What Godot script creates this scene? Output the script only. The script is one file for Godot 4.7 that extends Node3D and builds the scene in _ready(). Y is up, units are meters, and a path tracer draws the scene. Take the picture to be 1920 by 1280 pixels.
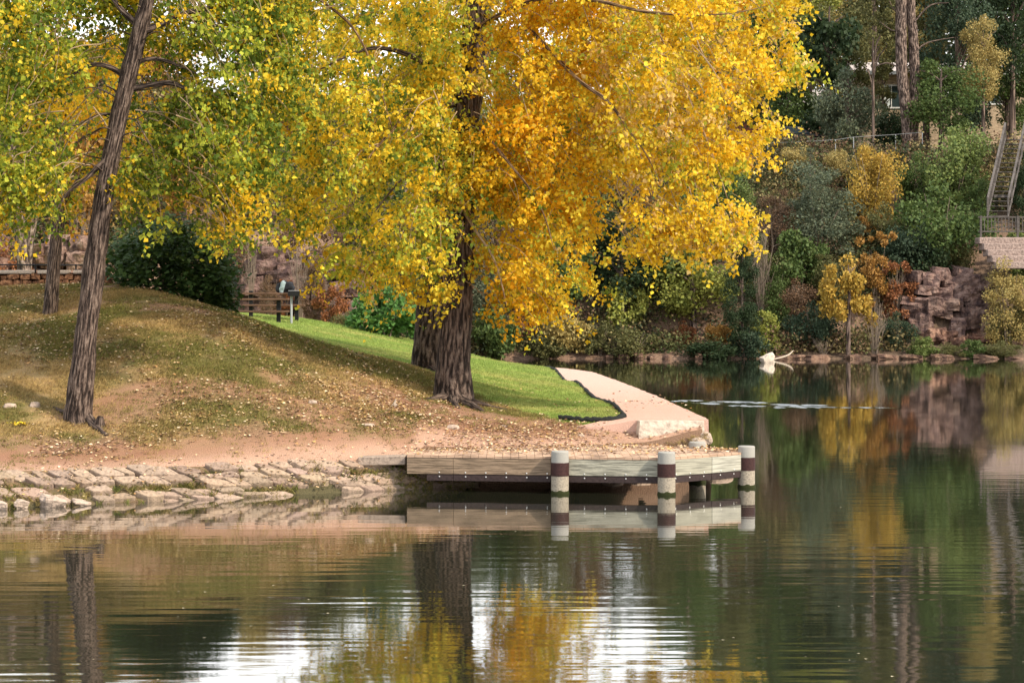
extends Node3D
# Autumn lakeside: a wooden dock under golden cottonwoods, a wooded bank across the water.
# Camera stands at (0, EYE, 0) and looks along -Z. P(px, py, d) gives the place of a point measured
# off the survey sheet (1920 x 1280) at d metres from the camera plane.

const F := 4280.0
const EYE := 3.46
const HZ := 550.0

var rng := RandomNumberGenerator.new()
var noise := FastNoiseLite.new()
var noise2 := FastNoiseLite.new()
var M := {}
var T := {}
var names := {}

func P(px: float, py: float, d: float) -> Vector3:
	return Vector3((px - 960.0) / F * d, EYE - (py - HZ) / F * d, -d)

func rr(a: float, b: float) -> float:
	return rng.randf_range(a, b)

# ---------------------------------------------------------------- mesh building
class Mb:
	var v := PackedVector3Array()
	var n := PackedVector3Array()
	var c := PackedColorArray()
	var uv := PackedVector2Array()
	var i := PackedInt32Array()

	func vert(p: Vector3, nn: Vector3, u: Vector2, col := Color.WHITE) -> int:
		v.append(p); n.append(nn); uv.append(u); c.append(col)
		return v.size() - 1

	func quad(a: int, b: int, cc: int, d: int) -> void:
		# a b c d run round the face; wound so that the vertex normals face out
		var g := (v[b] - v[a]).cross(v[cc] - v[a])
		if g.length_squared() < 1e-14:
			g = (v[cc] - v[a]).cross(v[d] - v[a])
		if g.dot(n[a] + n[cc]) > 0.0:
			i.append(a); i.append(cc); i.append(b); i.append(a); i.append(d); i.append(cc)
		else:
			i.append(a); i.append(b); i.append(cc); i.append(a); i.append(cc); i.append(d)

	func fquad(a: Vector3, b: Vector3, cc: Vector3, d: Vector3, col := Color.WHITE) -> void:
		var k := v.size()
		v.append(a); v.append(b); v.append(cc); v.append(d)
		for _j in 4:
			c.append(col)
		i.append(k); i.append(k + 1); i.append(k + 2); i.append(k); i.append(k + 2); i.append(k + 3)

	func ftri(a: Vector3, b: Vector3, cc: Vector3, col := Color.WHITE) -> void:
		var k := v.size()
		v.append(a); v.append(b); v.append(cc)
		for _j in 3:
			c.append(col)
		i.append(k); i.append(k + 1); i.append(k + 2)

	# a leaf: a kite folded along its midrib
	func leaf(p: Vector3, along: Vector3, side: Vector3, fold: Vector3, col: Color) -> void:
		var k := v.size()
		v.append(p)
		v.append(p + along * 0.38 + side + fold)
		v.append(p + along)
		v.append(p + along * 0.38 - side + fold)
		c.append(col); c.append(col); c.append(col); c.append(col)
		i.append(k); i.append(k + 1); i.append(k + 2); i.append(k); i.append(k + 2); i.append(k + 3)

	func box(ce: Vector3, s: Vector3, b := Basis.IDENTITY, ch := 0.0, col := Color.WHITE) -> void:
		var h := s * 0.5
		var e := minf(ch, minf(h.x, minf(h.y, h.z)) * 0.6)
		var at := func(x: float, y: float, z: float, ax: int) -> Vector3:
			var q := Vector3(x * h.x, y * h.y, z * h.z)
			if e > 0.0:
				if ax != 0: q.x -= x * e
				if ax != 1: q.y -= y * e
				if ax != 2: q.z -= z * e
			return ce + b * q
		for s1 in [-1.0, 1.0]:
			fquad(at.call(s1, -1, -1, 0), at.call(s1, 1, -1, 0), at.call(s1, 1, 1, 0), at.call(s1, -1, 1, 0), col)
			fquad(at.call(-1, s1, -1, 1), at.call(1, s1, -1, 1), at.call(1, s1, 1, 1), at.call(-1, s1, 1, 1), col)
			fquad(at.call(-1, -1, s1, 2), at.call(1, -1, s1, 2), at.call(1, 1, s1, 2), at.call(-1, 1, s1, 2), col)
		if e <= 0.0:
			return
		for s1 in [-1.0, 1.0]:
			for s2 in [-1.0, 1.0]:
				fquad(at.call(-1, s1, s2, 1), at.call(1, s1, s2, 1), at.call(1, s1, s2, 2), at.call(-1, s1, s2, 2), col)
				fquad(at.call(s1, -1, s2, 0), at.call(s1, 1, s2, 0), at.call(s1, 1, s2, 2), at.call(s1, -1, s2, 2), col)
				fquad(at.call(s1, s2, -1, 0), at.call(s1, s2, 1, 0), at.call(s1, s2, 1, 1), at.call(s1, s2, -1, 1), col)
				for s3 in [-1.0, 1.0]:
					ftri(at.call(s1, s2, s3, 0), at.call(s1, s2, s3, 1), at.call(s1, s2, s3, 2), col)

	func done() -> ArrayMesh:
		var a := []
		a.resize(Mesh.ARRAY_MAX)
		a[Mesh.ARRAY_VERTEX] = v
		if n.size() == v.size():
			a[Mesh.ARRAY_NORMAL] = n
		if uv.size() == v.size():
			a[Mesh.ARRAY_TEX_UV] = uv
		if c.size() == v.size():
			a[Mesh.ARRAY_COLOR] = c
		a[Mesh.ARRAY_INDEX] = i
		var m := ArrayMesh.new()
		m.add_surface_from_arrays(Mesh.PRIMITIVE_TRIANGLES, a)
		return m

# smooth path through points [Vector3, radius]
func spline(pts: Array, per: int) -> Array:
	var out := []
	var m := pts.size()
	for k in m - 1:
		var a: Array = pts[maxi(k - 1, 0)]
		var b: Array = pts[k]
		var c: Array = pts[k + 1]
		var d: Array = pts[mini(k + 2, m - 1)]
		for j in per:
			var t := float(j) / per
			out.append([(b[0] as Vector3).cubic_interpolate(c[0], a[0], d[0], t), lerpf(b[1], c[1], t)])
	out.append(pts[m - 1])
	return out

func tube(mb: Mb, path: Array, sides: int, rough := 0.0, ridge := 0.0, urep := 1.0, vscale := 1.0) -> void:
	var m := path.size()
	var ref := Vector3(0.31, 0.13, 1).normalized()
	var len := 0.0
	var prev := -1
	for k in m:
		var p: Vector3 = path[k][0]
		var r: float = path[k][1]
		var t: Vector3 = ((path[mini(k + 1, m - 1)][0] as Vector3) - (path[maxi(k - 1, 0)][0] as Vector3)).normalized()
		if absf(t.dot(ref)) > 0.95:
			ref = Vector3(1, 0.2, 0).normalized()
		var x := (ref - t * ref.dot(t)).normalized()
		var y := t.cross(x)
		ref = x
		if k > 0:
			len += p.distance_to(path[k - 1][0])
		var base := mb.v.size()
		for j in sides + 1:
			var a := TAU * j / sides
			var o := x * cos(a) + y * sin(a)
			var q := r
			if rough > 0.0:
				var oo := x * cos(a if j < sides else 0.0) + y * sin(a if j < sides else 0.0)
				var pp := p + oo * r
				q *= 1.0 + rough * noise.get_noise_3d(pp.x * 90.0, pp.y * 30.0, pp.z * 90.0)
				if ridge > 0.0:
					q += ridge * (absf(noise2.get_noise_3d(pp.x * 260.0, pp.y * 70.0, pp.z * 260.0)) - 0.25)
			mb.vert(p + o * q, o, Vector2(urep * j / sides, len * vscale))
		if prev >= 0:
			for j in sides:
				mb.quad(prev + j, prev + j + 1, base + j + 1, base + j)
		prev = base
	# close the far end
	var pe: Vector3 = path[m - 1][0]
	var te: Vector3 = (pe - (path[m - 2][0] as Vector3)).normalized()
	var kc := mb.vert(pe, te, Vector2(0.5, len * vscale))
	for j in sides:
		mb.quad(prev + j, prev + j + 1, kc, kc)

# lathe round +Y: prof = [[radius, y], ...]
func lathe(mb: Mb, at: Vector3, prof: Array, sides := 20) -> void:
	var prev := -1
	for k in prof.size():
		var base := mb.v.size()
		var a: Array = prof[maxi(k - 1, 0)]
		var b: Array = prof[mini(k + 1, prof.size() - 1)]
		var sl := Vector2(b[1] - a[1], a[0] - b[0]).normalized()
		for j in sides + 1:
			var w := TAU * j / sides
			var o := Vector3(cos(w), 0, sin(w))
			mb.vert(at + o * prof[k][0] + Vector3(0, prof[k][1], 0), (o * sl.x + Vector3(0, sl.y, 0)).normalized(), Vector2(float(j) / sides, prof[k][1]))
		if prev >= 0:
			for j in sides:
				mb.quad(prev + j, prev + j + 1, base + j + 1, base + j)
		prev = base

# boulder: a cube pushed towards a ball, roughened; box01 = 0 ball .. 1 box
func rock(mb: Mb, ce: Vector3, s: Vector3, b: Basis, box01: float, amp: float, div: int, sd: float) -> void:
	var dirs := [Basis.IDENTITY, Basis(Vector3.UP, PI / 2), Basis(Vector3.UP, PI), Basis(Vector3.UP, -PI / 2), Basis(Vector3.RIGHT, PI / 2), Basis(Vector3.RIGHT, -PI / 2)]
	for f: Basis in dirs:
		var g := []
		for y in div + 1:
			for x in div + 1:
				var q: Vector3 = f * Vector3(2.0 * x / div - 1.0, 2.0 * y / div - 1.0, 1.0)
				var u := q.normalized()
				var w := u.lerp(q * 0.8, box01)
				w *= 1.0 + amp * noise.get_noise_3d(u.x * 42.0 + sd * 37.0, u.y * 42.0 + sd * 11.0, u.z * 42.0) + amp * 0.5 * noise2.get_noise_3d(u.x * 90.0 + sd * 17.0, u.y * 90.0, u.z * 90.0 + sd)
				g.append(ce + b * (w * s * 0.5))
		for y in div:
			for x in div:
				var k := y * (div + 1) + x
				mb.fquad(g[k], g[k + 1], g[k + div + 2], g[k + div + 1])

# ---------------------------------------------------------------- nodes
func numbered(called: String) -> String:
	names[called] = names.get(called, -1) + 1
	return called if names[called] == 0 else "%s_%03d" % [called, names[called]]

func thing(called: String, label: String, category: String, at := Vector3.ZERO, group := "") -> Node3D:
	var o := Node3D.new()
	o.name = numbered(called)
	o.position = at
	add_child(o)
	o.set_meta("label", label)
	o.set_meta("category", category)
	if group:
		o.set_meta("group", group)
	return o

# part meshes are built in world places; the part is moved back by its thing's place
func part(parent: Node3D, called: String, mesh: Mesh, mat: Material, world_origin := Vector3.ZERO) -> MeshInstance3D:
	var o := MeshInstance3D.new()
	o.name = called
	o.mesh = mesh
	o.material_override = mat
	o.position = -world_origin
	parent.add_child(o, true)
	return o

func single(called: String, mesh: Mesh, mat: Material, label: String, category: String, group := "") -> MeshInstance3D:
	var o := MeshInstance3D.new()
	o.name = numbered(called)
	o.mesh = mesh
	o.material_override = mat
	add_child(o)
	o.set_meta("label", label)
	o.set_meta("category", category)
	if group:
		o.set_meta("group", group)
	return o

func struct(called: String, mesh: Mesh, mat: Material) -> MeshInstance3D:
	var o := MeshInstance3D.new()
	o.name = called
	o.mesh = mesh
	o.material_override = mat
	o.set_meta("kind", "structure")
	add_child(o)
	return o

func stuff(called: String, mesh: Mesh, mat: Material, label: String, category: String) -> MeshInstance3D:
	var o := single(called, mesh, mat, label, category)
	o.set_meta("kind", "stuff")
	return o

# ---------------------------------------------------------------- materials
func lin(r: float, g: float, b: float) -> Color:
	return Color(r, g, b).linear_to_srgb()

func ramp(stops: Array) -> Gradient:
	var g := Gradient.new()
	g.offsets = PackedFloat32Array(stops.map(func(s): return s[0]))
	g.colors = PackedColorArray(stops.map(func(s): return s[1]))
	return g

func ntex(sd: int, freq: float, stops: Array, size := 512, kind := FastNoiseLite.TYPE_SIMPLEX_SMOOTH, normal := false, strength := 4.0, oct := 5) -> NoiseTexture2D:
	var f := FastNoiseLite.new()
	f.seed = sd
	f.noise_type = kind
	f.frequency = freq
	f.fractal_octaves = oct
	f.fractal_gain = 0.6
	var t := NoiseTexture2D.new()
	t.width = size
	t.height = size
	t.seamless = true
	t.noise = f
	if normal:
		t.as_normal_map = true
		t.bump_strength = strength
	elif stops:
		t.color_ramp = ramp(stops)
	return t

func grey(a: float) -> Color:
	return Color(a, a, a)

func smat(called: String, col: Color, rough := 0.9, tex: Texture2D = null, nrm: Texture2D = null, tri := 0.0, nscale := 1.0, vc := false) -> StandardMaterial3D:
	var m := StandardMaterial3D.new()
	m.resource_name = called
	m.albedo_color = col
	m.roughness = rough
	m.albedo_texture = tex
	m.metallic_specular = 0.3
	if nrm:
		m.normal_enabled = true
		m.normal_texture = nrm
		m.normal_scale = nscale
	if tri > 0.0:
		m.uv1_triplanar = true
		m.uv1_world_triplanar = true
		m.uv1_scale = Vector3(tri, tri, tri)
	m.vertex_color_use_as_albedo = vc
	M[called] = m
	return m

func leafmat(called: String, col: Color, back: float, rough := 0.6) -> StandardMaterial3D:
	var m := smat(called, col, rough)
	m.vertex_color_use_as_albedo = true
	m.metallic_specular = 0.35
	m.backlight_enabled = true
	m.backlight = Color(back, back, back).linear_to_srgb()
	return m

func make_materials() -> void:
	T.grain = ntex(11, 0.02, [[0.0, grey(0.62)], [0.5, grey(0.86)], [1.0, grey(1.0)]])
	T.speck = ntex(12, 0.09, [[0.0, grey(0.55)], [0.45, grey(0.85)], [0.7, grey(1.0)]], 512, FastNoiseLite.TYPE_SIMPLEX, false, 4.0, 3)
	T.grain_n = ntex(13, 0.05, [], 512, FastNoiseLite.TYPE_SIMPLEX, true, 6.0)
	T.bark = ntex(14, 0.012, [[0.0, Color(0.2, 0.18, 0.17)], [0.38, Color(0.42, 0.38, 0.36)], [0.55, Color(0.68, 0.62, 0.58)], [0.8, Color(0.88, 0.82, 0.77)]], 512, FastNoiseLite.TYPE_SIMPLEX, false, 4.0, 4)
	T.bark_n = ntex(14, 0.012, [], 512, FastNoiseLite.TYPE_SIMPLEX, true, 14.0, 4)
	T.rock = ntex(15, 0.014, [[0.0, Color(0.28, 0.24, 0.25)], [0.35, Color(0.6, 0.52, 0.5)], [0.55, Color(0.82, 0.7, 0.63)], [0.75, Color(0.98, 0.88, 0.8)]], 512, FastNoiseLite.TYPE_SIMPLEX, false, 4.0, 6)
	T.rock_n = ntex(16, 0.02, [], 512, FastNoiseLite.TYPE_SIMPLEX, true, 12.0, 6)
	T.wood = ntex(17, 0.016, [[0.0, grey(0.5)], [0.4, grey(0.8)], [0.6, grey(0.95)], [1.0, grey(1.0)]], 512, FastNoiseLite.TYPE_SIMPLEX, false, 4.0, 5)
	smat("ground", Color.WHITE, 0.97, T.speck, T.grain_n, 0.9, 0.8, true)
	smat("hill_ground", Color.WHITE, 0.97, T.grain, T.grain_n, 0.35, 1.0, true)
	smat("gravel", lin(0.70, 0.45, 0.355), 0.96, T.speck, T.grain_n, 1.3, 0.7)
	var bk := func(called: String, col: Color) -> void:
		var m := smat(called, col, 0.95, T.bark, T.bark_n, 0.0, 1.2)
		m.uv1_scale = Vector3(1.0, 0.27, 1.0)
	bk.call("bark_grey", lin(0.23, 0.197, 0.18))
	bk.call("bark_tan", lin(0.48, 0.36, 0.23))
	bk.call("bark_far", lin(0.36, 0.31, 0.29))
	smat("twig", lin(0.33, 0.235, 0.14), 0.9)
	smat("twig_bare", lin(0.22, 0.17, 0.13), 0.9)
	leafmat("leaf", Color.WHITE, 1.0)
	smat("litter", Color.WHITE, 0.85, null, null, 0.0, 1.0, true)
	leafmat("blade", Color.WHITE, 0.5, 0.75)
	smat("stone_bank", lin(0.47, 0.345, 0.26), 0.93, T.grain, T.rock_n, 1.1, 0.7, true)
	smat("stone_wall", lin(0.46, 0.31, 0.20), 0.95, T.rock, T.rock_n, 1.0, 0.9, true)
	smat("cliff", lin(0.34, 0.30, 0.285), 0.95, T.rock, T.rock_n, 0.22, 1.4, true)
	smat("pale_rock", lin(0.72, 0.60, 0.49), 0.93, T.grain, T.rock_n, 0.5, 0.35)
	smat("shore_stone", lin(0.56, 0.43, 0.34), 0.93, T.grain, T.rock_n, 0.9, 0.8)
	smat("abutment", lin(0.43, 0.33, 0.26), 0.93, T.grain, T.grain_n, 1.0, 0.5)
	smat("concrete", lin(0.60, 0.50, 0.42), 0.93, T.speck, T.grain_n, 1.0, 0.5)
	smat("pile", lin(0.42, 0.36, 0.28), 0.9, T.grain, T.grain_n, 2.2, 0.5)
	smat("pile_cap", lin(0.41, 0.39, 0.35), 0.9, T.speck, T.grain_n, 2.2, 0.5)
	smat("band", lin(0.060, 0.026, 0.024), 0.55, T.grain, null, 2.0)
	smat("algae", lin(0.035, 0.04, 0.012), 0.9, T.speck, T.grain_n, 4.0)
	var wd := func(called: String, col: Color) -> void:
		var m := smat(called, col, 0.88, T.wood, T.rock_n, 0.0, 0.35)
		m.uv1_triplanar = true
		m.uv1_world_triplanar = true
		m.uv1_scale = Vector3(0.16, 2.4, 0.16)
	wd.call("fascia_brown", lin(0.28, 0.20, 0.135))
	wd.call("fascia_pale", lin(0.38, 0.36, 0.285))
	wd.call("fascia_new", lin(0.46, 0.44, 0.365))
	wd.call("plank", lin(0.54, 0.36, 0.25))
	wd.call("table_wood", lin(0.15, 0.085, 0.055))
	wd.call("stair_wood", lin(0.125, 0.108, 0.098))
	wd.call("siding", lin(0.55, 0.42, 0.29))
	wd.call("maroon", lin(0.12, 0.035, 0.03))
	smat("steel", lin(0.055, 0.036, 0.034), 0.6, T.grain, null, 1.5)
	var bolt := smat("bolt", lin(0.75, 0.72, 0.68), 0.35)
	bolt.metallic = 0.8
	smat("black_metal", lin(0.012, 0.012, 0.013), 0.5)
	smat("grey_metal", lin(0.30, 0.31, 0.32), 0.6)
	smat("fence_metal", lin(0.24, 0.24, 0.24), 0.6)
	smat("sock", lin(0.022, 0.024, 0.022), 0.8, T.speck, T.grain_n, 3.0, 1.0)
	smat("bag_black", lin(0.015, 0.016, 0.02), 0.7)
	smat("bag_grey", lin(0.24, 0.30, 0.31), 0.8)
	smat("white_paint", lin(0.78, 0.77, 0.74), 0.6, T.grain, null, 0.5)
	smat("roof_grey", lin(0.62, 0.54, 0.50), 0.8, T.grain, null, 0.6)
	smat("dark_glass", lin(0.03, 0.045, 0.045), 0.08)
	smat("curtain", lin(0.55, 0.6, 0.58), 0.9)
	smat("car_paint", lin(0.02, 0.022, 0.028), 0.25)
	smat("tyre", lin(0.015, 0.015, 0.015), 0.9)
	smat("driftwood", lin(0.66, 0.54, 0.42), 0.9, T.grain, T.bark_n, 1.5, 0.6)
	var w := smat("water", lin(0.018, 0.02, 0.012), 0.03)
	w.metallic_specular = 0.70
	w.clearcoat_enabled = true
	w.clearcoat = 0.6
	w.clearcoat_roughness = 0.03
	var f := FastNoiseLite.new()
	f.seed = 5
	f.noise_type = FastNoiseLite.TYPE_SIMPLEX_SMOOTH
	f.frequency = 0.018
	f.fractal_octaves = 4
	f.fractal_gain = 0.45
	var im := f.get_seamless_image(1024, 1024)
	im.bump_map_to_normal_map(14.0)
	w.normal_enabled = true
	w.normal_texture = ImageTexture.create_from_image(im)
	w.normal_scale = WATER_RIPPLE

const WATER_RIPPLE := 0.011

# ---------------------------------------------------------------- ground
func pl(t: Array, x: float) -> float:
	if x <= t[0][0]:
		return t[0][1]
	for k in t.size() - 1:
		if x <= t[k + 1][0]:
			return lerpf(t[k][1], t[k + 1][1], (x - t[k][0]) / (t[k + 1][0] - t[k][0]))
	return t[t.size() - 1][1]

# front edge of the land (top of the bank), its right-hand edge along the water, the edge of the watered lawn
const FRONT := [[-26.0, 35.5], [-12.0, 37.0], [-8.5, 38.0], [-5.0, 39.2], [-2.4, 40.35], [-1.84, 40.45], [-1.7, 41.4], [0.0, 41.9], [1.2, 42.4], [1.9, 42.9], [3.6, 43.3]]
const TOE := [[-26.0, 33.6], [-12.0, 35.4], [-8.2, 36.6], [-5.86, 38.0], [-3.33, 39.4], [-1.6, 40.45], [-1.05, 40.95], [-0.5, 41.6]]
const RIGHT := [[43.0, 3.74], [53.7, 3.36], [63.0, 2.86], [70.0, 2.4], [73.7, 1.5], [75.5, 0.0], [77.5, -2.0], [85.0, -4.0], [100.0, -6.0], [114.0, -7.0]]
const LAWN := [[-24.0, 58.0], [-9.0, 50.9], [-7.5, 50.0], [-5.87, 48.4], [-3.77, 48.2], [-2.9, 48.5], [-2.1, 49.0], [-1.0, 47.6], [-0.1, 46.4], [0.6, 45.2], [0.95, 44.45], [2.2, 44.4], [4.0, 44.4]]
const PATH_IN := [[43.75, 1.25], [44.7, 2.18], [53.7, 1.88], [62.5, 1.46], [68.0, 1.15], [71.5, 0.6], [73.5, -0.6], [75.2, -2.4], [76.6, -5.4], [120.0, -6.0]]
const SURVEY := [
	[430, 597, 50.0], [430, 600, 53.5], [520, 624, 49.6], [520, 622, 52.5], [620, 654, 50.0], [620, 649, 53.0], [350, 566, 50.0], [350, 578, 54.0], [0, 545, 53.0], [95, 545, 53.0], [190, 543, 52.5], [270, 550, 52.0], [-200, 548, 53.0],
	[0, 860, 39.2], [400, 850, 40.0], [765, 849, 41.0], [-300, 868, 38.0],
	[0, 800, 40.9], [145, 785, 41.4], [400, 800, 41.0], [600, 800, 41.5], [750, 790, 42.4], [0, 700, 43.3], [-300, 720, 42.7],
	[300, 740, 42.2], [400, 700, 43.1], [600, 760, 42.6], [600, 700, 44.8], [300, 640, 44.3], [0, 620, 46.1], [-300, 640, 45.8],
	[95, 590, 47.7], [190, 537, 49.5], [0, 541, 50.2], [300, 548, 48.9], [430, 590, 47.4], [520, 620, 47.4], [620, 650, 48.0], [700, 670, 48.3], [780, 692, 48.4],
	[850, 752, 46.4], [900, 800, 43.2], [1000, 803, 43.3], [1100, 815, 43.3], [950, 762, 46.4], [1000, 836, 42.2], [1200, 825, 43.3],
	[1168, 786, 44.4], [1300, 795, 43.6], [1110, 745, 53.7], [1230, 745, 53.7], [1060, 718, 62.5], [1150, 716, 62.0], [1010, 694, 72.0], [1080, 694, 71.0],
	[1050, 775, 45.5], [1000, 740, 51.0], [1000, 710, 60.0], [960, 684, 70.0], [900, 715, 53.0], [880, 671, 66.0], [820, 672, 58.0], [700, 640, 66.0], [620, 618, 66.0], [520, 612, 68.0], [470, 593, 71.0], [560, 600, 71.0],
	[430, 601, 58.0], [430, 597, 65.0], [520, 621, 56.0], [520, 616, 61.0], [620, 643, 57.0], [620, 630, 62.0], [700, 662, 56.0], [700, 651, 61.0], [780, 684, 54.0], [350, 585, 60.0],
	[500, 590, 80.0], [300, 580, 66.0], [150, 550, 62.0], [0, 549, 62.0], [-200, 560, 62.0], [300, 590, 80.0], [700, 622, 80.0], [760, 630, 90.0], [400, 585, 95.0], [0, 560, 80.0], [0, 570, 95.0], [600, 590, 105.0], [-500, 560, 50.8], [-500, 560, 95.0], [-600, 760, 41.5], [780, 640, 74.0]]

var tps_p := []
var tps_w := []
var gh := PackedFloat32Array()
const GX0 := -26.0
const GD0 := 35.0
const GS := 0.25
const GNX := 126
const GND := 320

func solve_ground() -> void:
	var pts := []
	for s in SURVEY:
		var q := P(s[0], s[1], s[2])
		pts.append([q.x, -q.z, q.y])
	var n := pts.size()
	var m := n + 3
	var a := []
	for r in m:
		var row := PackedFloat64Array()
		row.resize(m + 1)
		a.append(row)
	for r in n:
		for c in n:
			var dx: float = pts[r][0] - pts[c][0]
			var dz: float = (pts[r][1] - pts[c][1])
			var q := dx * dx + dz * dz
			a[r][c] = 0.5 * q * log(q) if q > 1e-9 else 0.4
		a[r][n] = 1.0
		a[r][n + 1] = pts[r][0]
		a[r][n + 2] = pts[r][1]
		a[n][r] = 1.0
		a[n + 1][r] = pts[r][0]
		a[n + 2][r] = pts[r][1]
		a[r][m] = pts[r][2]
	for k in m:
		var best := k
		for r in range(k + 1, m):
			if absf(a[r][k]) > absf(a[best][k]):
				best = r
		var tmp = a[k]
		a[k] = a[best]
		a[best] = tmp
		for r in range(k + 1, m):
			var f: float = a[r][k] / a[k][k]
			if f != 0.0:
				for c in range(k, m + 1):
					a[r][c] -= f * a[k][c]
	var w := PackedFloat64Array()
	w.resize(m)
	for k in range(m - 1, -1, -1):
		var s: float = a[k][m]
		for c in range(k + 1, m):
			s -= a[k][c] * w[c]
		w[k] = s / a[k][k]
	var xs := PackedFloat64Array()
	var ds := PackedFloat64Array()
	for q in pts:
		xs.append(q[0])
		ds.append(q[1])
	gh.resize(GNX * GND)
	for j in GND:
		var d := GD0 + j * GS
		for k in GNX:
			var x := GX0 + k * GS
			var e := w[n] + w[n + 1] * x + w[n + 2] * d
			for c in n:
				var dx := x - xs[c]
				var dz := d - ds[c]
				var q := dx * dx + dz * dz
				if q > 1e-9:
					e += w[c] * 0.5 * q * log(q)
			gh[j * GNX + k] = e

func ground(x: float, d: float) -> float:
	var u := clampf((x - GX0) / GS, 0.0, GNX - 1.01)
	var v := clampf((d - GD0) / GS, 0.0, GND - 1.01)
	var a := int(u)
	var b := int(v)
	var fu := u - a
	var fv := v - b
	var k := b * GNX + a
	return lerpf(lerpf(gh[k], gh[k + 1], fu), lerpf(gh[k + GNX], gh[k + GNX + 1], fu), fv) + 0.02 * noise.get_noise_2d(x * 55.0, d * 55.0)

# the mound stands closer to the water than it looks: depth of a point on it
func mound(px: float, d: float) -> float:
	return 39.0 + (d - 39.0) * (0.62 + 0.38 * clampf((px - 450.0) / 330.0, 0.0, 1.0)) if px < 800.0 else d

func lawn01(x: float, d: float) -> float:
	return smoothstep(-0.25, 0.25, d - pl(LAWN, x) + 0.5 * noise.get_noise_2d(x * 40.0, d * 40.0))

# how bare the earth is
func bare01(x: float, d: float) -> float:
	var from_edge := d - pl(FRONT, x)
	var b := 1.0 - smoothstep(1.5, 2.6, from_edge + 1.3 * noise.get_noise_2d(x * 22.0, d * 34.0))
	var by_tree := 1.0 - smoothstep(0.9, 2.4, Vector2((x + 0.9) * 0.55, d - 43.9).length() + 0.9 * noise2.get_noise_2d(x * 30.0, d * 30.0))
	var tracks := smoothstep(0.30, 0.5, noise2.get_noise_2d(x * 9.0 + 300.0, d * 24.0)) * 0.8
	return clampf(maxf(maxf(b, by_tree), tracks), 0.0, 1.0)

func ground_color(x: float, d: float) -> Color:
	var n1 := noise.get_noise_2d(x * 26.0, d * 40.0 + 70.0)
	var n2 := noise2.get_noise_2d(x * 60.0 + 90.0, d * 60.0)
	var olive := Color(0.17, 0.15, 0.05)
	var tan := Color(0.36, 0.24, 0.11)
	var dirt := Color(0.40, 0.225, 0.14).lerp(Color(0.29, 0.15, 0.09), clampf(0.5 + 1.3 * n2, 0.0, 1.0))
	var n3 := noise2.get_noise_2d(x * 190.0, d * 190.0 + 33.0)
	var c := olive.lerp(tan, smoothstep(-0.28, 0.42, 0.75 * n1 + 0.35 * n2 + 0.4 * n3))
	c = c.lerp(dirt, clampf(bare01(x, d) + 0.35 * n3, 0.0, 1.0))
	var pathish := 1.0 - smoothstep(0.4, 1.3, d - pl(FRONT, x) + 0.3 * n1)
	c = c.lerp(Color(0.56, 0.35, 0.25), pathish * 0.85)
	var turf := Color(0.26, 0.33, 0.06).lerp(Color(0.40, 0.39, 0.10), clampf(0.25 + 1.1 * n1, 0.0, 1.0))
	c = c.lerp(turf, lawn01(x, d))
	return c * (1.0 + 0.22 * n2)

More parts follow.
